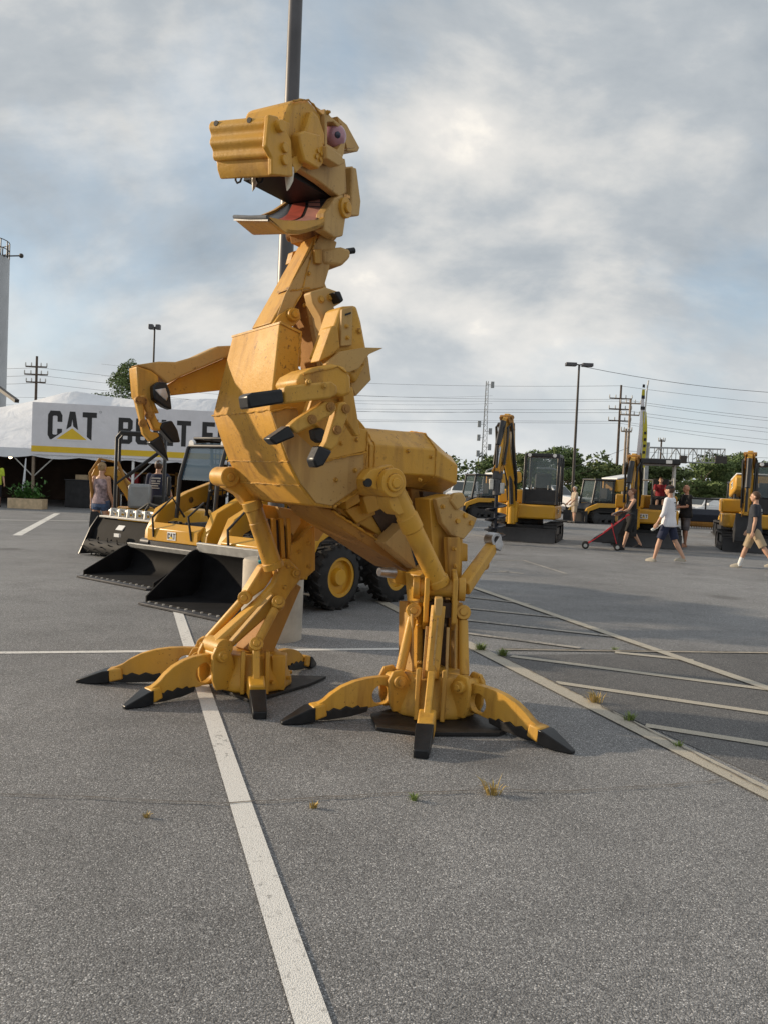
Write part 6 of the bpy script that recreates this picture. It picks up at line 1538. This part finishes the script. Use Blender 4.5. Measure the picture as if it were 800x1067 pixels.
# ---- silo at the left edge
sc = P(-22, 420, 70); sc = V((sc.x, sc.y, 0)); ztop = CAM_H + (486 - 272) / FPX * 70
si = thing('silo', 'tall grey cylindrical silo cut by the left edge, with a guard rail on top', 'silo', sc)
rS = (4 + 22) / FPX * 70
mb = MB(); mb.cyl(sc, sc + Z * ztop, rS, n=40); mb.build('shell', M['silo'], si)
mb = MB(); mb.cyl(sc + Z * ztop, sc + Z * (ztop + .7), rS * 1.0, rS * .2, n=40); mb.build('cone_roof', M['silo'], si)
mb = MB()
for k in range(16):
    a = k * math.pi / 8; p = sc + V((math.cos(a) * rS * .98, math.sin(a) * rS * .98, ztop)); mb.tube([p, p + Z * 1.4], .05, 5)
for z in (.7, 1.4): mb.tube([sc + V((math.cos(k * math.pi / 12) * rS * .98, math.sin(k * math.pi / 12) * rS * .98, ztop + z)) for k in range(25)], .04, 5)
mb.build('guard_rail', M['pole_dk'], si)
mb = MB(); mb.tube([sc + V((rS * .9, -.5, ztop + .0)), sc + V((rS + 1.4, -.5, ztop + .1))], .06, 5); mb.ell(sc + V((rS + 1.4, -.5, ztop + .1)), .2, 8, 6); mb.build('lamp_bracket', M['pole_dk'], si)
mb = MB(); mb.beam(P(-4, 402, 66), P(18, 418, 62), .32, .25); mb.build('chute', M['pole_dk'], si)

# ---- trees
def leaf_cloud(mb, blobs, n, size, rg):
    tot = sum(b[1].x * b[1].z for b in blobs)
    for c, r in blobs:
        m = int(n * r.x * r.z / tot)
        for k in range(m):
            d = V((rg.gauss(0, 1), rg.gauss(0, 1), rg.gauss(0, 1))).normalized(); f = rg.uniform(.45, 1.0) ** .6 * (1 + .18 * math.sin(d.x * 5 + c.x) * math.cos(d.z * 6 + c.y))
            p = c + V((d.x * r.x, d.y * r.y, d.z * r.z)) * f
            u_ = V((rg.gauss(0, 1), rg.gauss(0, 1), rg.gauss(0, .6))).normalized(); w_ = (u_.cross(d + V((.01, .3, .1)))).normalized(); s_ = size * rg.uniform(.5, 1.3)
            mb.quad(p - u_ * s_, p + w_ * s_ * .5, p + u_ * s_, p - w_ * s_ * .5)
def tree(name, label, base, h, w, m, n, size, seed, group=None, trunk_h=.35):
    rg = random.Random(seed); base = V(base); t = thing(name, label, 'tree', base, group)
    mb = MB(); th = h * trunk_h; mb.tube([base, base + Z * th * .6 + V((.02 * h, 0, 0)), base + Z * h * .62], [h * .028, h * .022, h * .008], 8)
    for k in range(6):
        a = rg.uniform(0, 6.3); z = rg.uniform(.3, .6) * h; mb.tube([base + Z * z * .8, base + V((math.cos(a) * w * .22, math.sin(a) * w * .22, z + h * .12)), base + V((math.cos(a) * w * .38, math.sin(a) * w * .38, z + h * .2))], [h * .010, h * .007, h * .003], 5)
    mb.build('trunk', M['bark'], t)
    bl_ = []
    for k in range(15):
        a = rg.uniform(0, 6.3); q = rg.uniform(0, .42); zz_ = rg.uniform(trunk_h + .05, .93); q *= 1 - abs(zz_ - .6) * .9; r = rg.uniform(.12, .22)
        bl_.append((base + V((math.cos(a) * w * q, math.sin(a) * w * q, zz_ * h)), V((r * w, r * w, r * h * .62))))
    mb = MB(); leaf_cloud(mb, bl_, n, size, rg); mb.build('crown', m, t, smooth=False, fix=False)
    return t
def tree_at(u, vtop, d, w, *a, **k):
    p = P(u, 500, d); hz_ = 485 + u * .0437; h = CAM_H + (hz_ - vtop) / FPX * d
    return tree(a[0], a[1], (p.x, p.y, 0), h, w, *a[2:], **k)
tree_at(124, 379, 48, 4.2, 'broadleaf_tree', 'round green broadleaf tree standing behind the white tent', M['leaf_b'], 11000, .085, 11)
grp = 'trees along the far side of the lot'
for i, (u, vt, d, w, lab) in enumerate(((585, 468, 88, 9, 'pale green tree beside the tall twin lamp post'), (640, 476, 92, 10, 'rounded tree left of the wooden utility poles'), (730, 474, 110, 12, 'broad tree below the end of the sign gantry'),
        (690, 484, 95, 9, 'tree below the middle of the sign gantry'), (770, 470, 115, 13, 'tall tree behind the excavator at the right edge'), (812, 474, 100, 11, 'tree cut by the right edge above the excavator cab'), (512, 474, 120, 9, 'tree behind the left track loader'), (556, 474, 125, 10, 'tree behind the auger excavator cab'))):
    tree_at(u, vt, d, w, 'broadleaf_tree', lab, M['leaf_b'] if i % 2 == 0 else M['leaf_a'], 8000, .22, 40 + i, group=grp, trunk_h=.12)
# the wood behind reads as one mass
mb = MB(); rg = random.Random(5); bl_ = []
for k in range(90):
    x = -150 + k * 3.6 + rg.uniform(-2, 2); y = 165 + rg.uniform(-12, 12); h = rg.uniform(6.0, 9.0) + (1.5 if x > 40 else 0) - (2.2 if x < 10 else 0)
    for j in range(3): bl_.append((V((x + rg.uniform(-3, 3), y + rg.uniform(-2, 2), h * (.25 + .25 * j))), V((rg.uniform(2.6, 4.2), 3, h * .24))))
leaf_cloud(mb, bl_, 34000, .55, rg); prop(mb.build('treeline', M['leaf_a'], None, smooth=False, fix=False), 'dark wood along the horizon', kind='stuff')
prop(bpy.data.objects['treeline'], kind='stuff')

# ---- lamp posts, utility poles, radio mast, gantry, wires
def at(u, d): p = P(u, 500, d); return V((p.x, p.y, 0))
def zat(u, v, d): return CAM_H + (485 + u * .0437 - v) / FPX * d
def lamp_post(label, u_top, v_top, d, twin=True, r=.11, w_=.45):
    u = u_top - (505 - v_top) * .035; b = at(u, d); zt = zat(u, v_top, d); t = thing('street_lamp', label, 'lamp post', b)
    mb = MB(); mb.cyl(b, b + Z * zt, r, r * .6, n=12); mb.build('pole', M['pole_dk'], t)
    for s in (-1, 1):
        mb = MB(); c = b + V((s * w_, 0, zt + .02)); mb.beam(b + Z * zt, c, .08, .08); mb.box(c + V((s * .1, 0, -.02)), (.36 if w_ > .3 else .2, .24, .11 if w_ > .3 else .22)); mb.build('lamp_head', M['pole'], t, bev=.03)
    return t
lamp_post('tall twin headed lamp post right of the auger excavator', 601, 381, 55)
lamp_post('distant lamp post with a small boxy head above the dinosaur raised hand', 162, 342, 75, r=.13, w_=.22)
def small_lamp(label, u, vt, d, side):
    b = at(u, d); zt = zat(u, vt, d); t = thing('street_lamp', label, 'lamp post', b); mb = MB(); mb.tube([b, b + Z * (zt - 1.2), b + Z * (zt - .3) + X_ * side * .3, b + Z * zt + X_ * side * 1.0, b + Z * zt + X_ * side * 1.9], .09, 6); mb.build('pole', M['galv'], t)
    mb = MB(); mb.box(b + Z * zt + X_ * side * 2.2, (.4, .15, .08)); mb.build('lamp_head', M['galv'], t, bev=.02)
small_lamp('small lamp with a curved arm beyond the left track loader', 503, 487, 75, 1)
small_lamp('small lamp post between the auger excavator and the white pickup', 586, 489, 80, -1)
WP = {}
def util_pole(label, u_top, v_top, d, arms, m='tim', r=.16):
    u = u_top - (505 - v_top) * .035; b = at(u, d); zt = zat(u, v_top, d); t = thing('utility_pole', label, 'utility pole', b, 'wooden utility poles beyond the lot')
    mb = MB(); mb.cyl(b, b + Z * zt, r * 1.15, r * .75, n=10); mb.build('pole', M[m], t); ends = []
    for vz, w in arms:
        z = zat(u, vz, d); mb = MB(); mb.beam(b + V((-w, -.1, z)), b + V((w, -.1, z)), .12, .14); a = mb.build('crossarm', M[m], t)
        for x in (-w, -w * .45, w * .45, w):
            mb = MB(); p = b + V((x, -.1, z + .07)); mb.cyl(p, p + Z * .35, .07, .05, n=6); mb.build('insulator', M['ltgrey'], a); ends.append(p + Z * .35)
    return b, zt, ends
pA = util_pole('dark wooden utility pole with three crossarms, tallest of the pair by the flag', 645, 402, 95, [(416, 1.3), (427, 1.3), (439, 1.3)])
pB = util_pole('paler wooden utility pole right of the tallest one', 655, 417, 90, [(421, 1.1), (433, 1.0)], 'tim_lt')
pC = util_pole('short pale utility pole just left of the paler one', 651, 447, 78, [(450, .5)], 'tim_lt', .13)
pD = util_pole('dark utility pole with crossarms above the left end of the tent', 40, 372, 85, [(383, 1.1), (391, 1.2), (399, 1.0)])
pE = util_pole('thin wooden pole rising behind the sign gantry', 688, 458, 100, [(460, .4)], 'tim', .13)
def wire(a, b, sag, label):
    b = a + (b - a) * 2.2; sag *= 2.2; pts = []
    for k in range(25):
        f = k / 24; pts.append(a.lerp(b, f) - Z * (sag * 4 * f * (1 - f)))
    mb = MB(); mb.tube(pts, .019, 4); prop(mb.build('power_line', M['wire'], None), label, 'wire', 'power lines strung between the poles')
for i, (v0, v1) in enumerate(((402, 404), (416, 420), (418, 424), (427, 431), (430, 436), (439, 443), (441, 450))):
    a = P(645, v0, 95); bL = P(-60 if i > 1 else 360, v0 - 12 - i, 110); bR = P(900, v1 + 14, 90); nm = ('topmost', 'second', 'third', 'fourth', 'fifth', 'sixth', 'lowest')[i]
    wire(a, bL, .5, nm + ' power line running left from the tallest utility pole'); wire(a, bR, .5, nm + ' power line running right from the tallest utility pole')
wire(P(602, 381, 55), P(900, 374, 60), 1.2, 'single cable sagging right from the tall twin headed lamp post')
wire(P(655, 470, 90), P(900, 473, 80), .3, 'low cable crossing just above the sign gantry')
wire(P(655, 466, 90), P(560, 488, 60), .3, 'low cable sloping down left from the paler utility pole')
for i, v in enumerate((383, 391, 399)):
    wire(P(40, v, 85), P(-60, v - 6, 90), .3, ('upper', 'middle', 'lower')[i] + ' power line left of the pole above the tent'); wire(P(40, v, 85), P(330, v + 18, 120), .6, ('upper', 'middle', 'lower')[i] + ' power line right of the pole above the tent')
# lattice radio mast
d = 160; b = at(502, d); zt = zat(504, 398, d); ma = thing('radio_mast', 'slender lattice radio mast with antennas beyond the trees', 'mast', b); mb = MB(); ww = .55
for a in range(3):
    an = a * 2.094; mb.tube([b + V((math.cos(an) * ww * 1.4, math.sin(an) * ww * 1.4, 0)), b + V((math.cos(an) * ww * .5, math.sin(an) * ww * .5, zt))], .07, 4)
n = 22
for k in range(n):
    z0, z1 = zt * k / n, zt * (k + 1) / n
    for a in range(3):
        f0, f1 = ww * (1.4 - .9 * k / n), ww * (1.4 - .9 * (k + 1) / n); a0, a1 = a * 2.094, (a + 1) * 2.094
        mb.tube([b + V((math.cos(a0) * f0, math.sin(a0) * f0, z0)), b + V((math.cos(a1) * f1, math.sin(a1) * f1, z1))], .04, 3)
mb.build('lattice', M['galv'], ma)
for k, (z, s) in enumerate(((.42, 1), (.5, -1), (.56, 1), (.62, -1), (.36, -1), (.97, 1))):
    mb = MB(); mb.box(b + V((s * 1.1, 0, zt * z)), (.3, .3, .6)); mb.tube([b + V((0, 0, zt * z)), b + V((s * 1.1, 0, zt * z))], .06, 4); mb.build('antenna', M['galv'], ma)
# sign gantry over the road
d0, d1 = 80, 88
gA, gB = P(676, 466, d0), P(755, 468, d1); gt = thing('sign_gantry', 'grey steel truss gantry spanning above the trees at right', 'gantry', V((gA.x, gA.y, 0)))
dn = CAM_H * 0 + 1.45
mb = MB()
for o in (V((0, 0, 0)), V((0, 1.2, 0))):
    mb.beam(gA + o, gB + o, .10, .10); mb.beam(gA + o - Z * dn, gB + o - Z * dn, .10, .10); n = 9
    for k in range(n + 1):
        p = gA.lerp(gB, k / n) + o; mb.beam(p, p - Z * dn, .06, .06)
        if k < n and o.y < .5: q = gA.lerp(gB, (k + 1) / n) + o; mb.beam(p if k % 2 else q, (q if k % 2 else p) - Z * dn, .07, .07)
mb.build('truss', M['galv'], gt)
mb = MB(); mb.beam(V((gA.x, gA.y + .6, 0)), gA + V((0, .6, .5)), .35, .35); mb.build('post', M['galv'], gt)
for f in (.42, .9, .97): p = gA.lerp(gB, f); mb = MB(); mb.box(p + V((0, -.2, -dn * .8)), (.35, .15, .4)); mb.build('signal_box', M['pole_dk'], gt, bev=.02)

# ---- feather flag on the canopy excavator side
fb = at(663, 27.5); fl_ = thing('feather_flag', 'tall white, yellow and black feather flag rising behind the canopy excavator', 'flag', fb)
zt = zat(668, 397, 27.5); lean = V((.035, 0, 1)).normalized()
mb = MB(); mb.tube([fb, fb + lean * zt * .6, fb + lean * (zt - .3), fb + lean * zt + V((.02, 0, 0))], .022, 6); mb.build('pole', M['ltgrey'], fl_)
def fpiece(z0, z1, m, nm, x0=lambda z: 0.0, x1=lambda z: .3, off=0.0):
    mb = MB(); r_ = []
    for k in range(9):
        z = z0 + (z1 - z0) * k / 8; f = (z - 2.3) / (zt - 2.3); wv = .05 * math.sin(z * 3); c = fb + lean * z
        a, b_ = c + V((x0(f), wv * .5 - off, 0)), c + V((x1(f), wv + .03 - off, 0)); r_.append([a, b_, b_ + V((0, .006, 0)), a + V((0, .006, 0))])
    mb.loft(r_); return mb.build(nm, m, fl_)
wd = lambda f: (.34 - .28 * max(0, f) ** 1.8)
fy = plain('flag_yellow', (.50, .45, .03), .6, 0, .1, 4)
fpiece(2.3, zt - .35, M['ban'], 'flag_cloth', lambda f: -.16, lambda f: -.16 + wd(f) * .75)
fpiece(2.45, 2.3 + (zt - 2.3) * .66, fy, 'yellow_panel', lambda f: -.16 + wd(f) * .48, lambda f: -.14 + wd(f) * .95, .008)
for z in (.68, .80, .92): fpiece(2.3 + (zt - 2.3) * z, 2.3 + (zt - 2.3) * (z + .035), M['letter'], 'black_band', lambda f: -.165, lambda f: -.14 + wd(f) * .75, .014)
for z in (.2, .27, .34, .41): fpiece(2.3 + (zt - 2.3) * z, 2.3 + (zt - 2.3) * (z + .03), M['letter'], 'lettering', lambda f: -.14 + wd(f) * .58, lambda f: -.14 + wd(f) * .85, .018)
fpiece(2.3 + (zt - 2.3) * .83, 2.3 + (zt - 2.3) * .90, fy, 'yellow_tip', lambda f: -.164, lambda f: -.14 + wd(f) * .75, .012)

# ---- vehicles in the car park (local: +x forward)
def vehicle(name, label, cat, prof, cabin, hw, paintm, wheels, wr, glassm, pick=False):
    t = thing(name, label, cat)
    mb = MB(); n = len(prof)
    rings = []
    for y, s, dz in ((-hw, .94, 0), (-hw * .97, 1, 0), (hw * .97, 1, 0), (hw, .94, 0)):
        rings.append([V((x * (s * .02 + .98), y, z if z < .5 else z - (1 - s) * .5)) for x, z in prof])
    mb.loft(rings); mb.build('body', paintm, t, bev=.05)
    mb = MB(); cx0 = [V((x, -hw * .92 if z < cabin[0][1] + .05 else -hw * .76, z)) for x, z in cabin]; cx1 = [V((p.x, -p.y, p.z)) for p in cx0]
    mb.loft([cx0, cx1]); cb = mb.build('cabin', paintm, t, bev=.05)
    zs = [z for x, z in cabin]; z0, z1 = min(zs), max(zs)
    lo = sorted([x for x, z in cabin if z < z0 + .05]); hi = sorted([x for x, z in cabin if z > z1 - .05])
    yy = lambda z: hw * .92 + (hw * .76 - hw * .92) * (z - z0) / (z1 - z0)
    for s in (-1, 1):
        mb = MB(); a, b = z0 + .06, z1 - .09; f = lambda x0, x1, z: x0 + (x1 - x0) * (z - z0) / (z1 - z0)
        mb.quad(*[V((x, s * (yy(z) + .012), z)) for x, z in ((f(lo[0], hi[0], a) + .12, a), (f(lo[-1], hi[-1], a) - .12, a), (f(lo[-1], hi[-1], b) - .1, b), (f(lo[0], hi[0], b) + .1, b))]); mb.build('side_window', glassm, cb, smooth=False)
    for e0, e1, nm, s in ((lo[-1], hi[-1], 'windscreen', 1), (lo[0], hi[0], 'rear_window', -1)):
        mb = MB(); pts = []
        for z in (z0 + .06, z1 - .07):
            x = e0 + (e1 - e0) * (z - z0) / (z1 - z0) + s * .014; w_ = yy(z) - .1; pts.append((x, w_, z))
        mb.quad(V((pts[0][0], -pts[0][1], pts[0][2])), V((pts[0][0], pts[0][1], pts[0][2])), V((pts[1][0], pts[1][1], pts[1][2])), V((pts[1][0], -pts[1][1], pts[1][2]))); mb.build(nm, glassm, cb, smooth=False)
    for x in wheels:
        for s in (-1, 1): wheel(t, x, s * (hw - .1), wr, .22, M['ltgrey'], lug=0)
    fx = max(x for x, z in prof); rx = min(x for x, z in prof); zl_ = .78 if not pick else .95
    for s in (-1, 1):
        mb = MB(); mb.box((fx - .02, s * hw * .72, zl_), (.05, .2, .09)); mb.build('headlight', M['chrome'], t, bev=.02)
        mb = MB(); mb.box((rx + .02, s * hw * .78, zl_), (.04, .1, .14)); mb.build('tail_light', M['red'], t, bev=.02)
        mb = MB(); mb.box((lo[-1] - .35, s * (hw + .1), z0 + .12), (.08, .1, .08)); mb.build('door_mirror', paintm, t, bev=.03)
    mb = MB(); mb.box((fx + .004, 0, zl_ - .06), (.03, hw * .45, .13)); mb.build('grille', M['blk'], t, bev=.02)
    mb = MB(); mb.box((fx + .03, 0, .48), (.06, hw * .9, .10)); mb.build('front_bumper', M['chrome'] if pick else paintm, t, bev=.03)
    mb = MB(); mb.box((fx + .095, 0, .50), (.004, .16, .06)); mb.build('number_plate', M['ltgrey'], t)
    return t
truck_p = [(2.75, .45), (2.78, .8), (2.7, 1.10), (1.3, 1.20), (-.7, 1.20), (-2.75, 1.18), (-2.8, .5)]
truck_c = [(1.15, 1.19), (.45, 1.86), (-.55, 1.88), (-.75, 1.19)]
v1 = vehicle('pickup_truck', 'white pickup truck facing the lot behind the man in beige', 'pickup', truck_p, truck_c, .98, M['white'], (1.75, -1.7), .40, M['glass_dk'], True); pl2(v1, 574, 534, (.62, -.78))
car_p = [(2.2, .32), (2.25, .6), (2.1, .82), (1.1, .95), (-1.3, 1.0), (-2.15, .98), (-2.25, .5), (-2.2, .32)]
car_c = [(1.2, .95), (.45, 1.42), (-.9, 1.45), (-1.7, 1.0)]
v2 = vehicle('parked_car', 'white sedan parked behind the mulcher head and the bald man', 'car', car_p, car_c, .88, M['white'], (1.4, -1.35), .33, M['glass_dk']); pl2(v2, 728, 542, (-.75, -.66))
v3 = vehicle('parked_car', 'dark red car glimpsed between the left track loader and the auger excavator', 'car', car_p, car_c, .88, M['red'], (1.4, -1.35), .33, M['glass_dk']); pl2(v3, 532, 533, (.3, -.95))
v4 = vehicle('parked_car', 'silver car behind the white sedan, only its roof showing', 'car', car_p, car_c, .88, M['galv'], (1.4, -1.35), .33, M['glass_dk']); pl2(v4, 748, 535, (-.9, -.43))
v5 = copy_tree(v1); v5['label'] = 'white pickup truck mostly hidden behind the dinosaur tail'; pl2(v5, 484, 531, (-.2, -.98))

# pieces that stand apart become objects of their own
def split_loose(o):
    bm = bmesh.new(); bm.from_mesh(o.data); seen = set(); isl = []
    for v in bm.verts:
        if v in seen: continue
        st_, grp_ = [v], set()
        while st_:
            q = st_.pop()
            if q in grp_: continue
            grp_.add(q); st_ += [e.other_vert(q) for e in q.link_edges if e.other_vert(q) not in grp_]
        seen |= grp_; isl.append({x.index for x in grp_})
    for k, keep in enumerate(isl[1:] + isl[:1]):
        b2 = bm.copy(); bmesh.ops.delete(b2, geom=[v for v in b2.verts if v.index not in keep], context='VERTS')
        if k < len(isl) - 1:
            c = o.copy(); c.data = o.data.copy(); COL.objects.link(c); c.parent = o.parent
        else: c = o
        b2.to_mesh(c.data); b2.free(); c.data.shade_smooth(); c.data.set_sharp_from_angle(angle=R(38))
    bm.free()
for o in list(bpy.data.objects):
    if o.type == 'MESH' and o.name.split('.')[0] in ('snout_side', 'hip_bracket', 'weld_seam', 'lifting_lug', 'tooth_row', 'guide_rod'): split_loose(o)
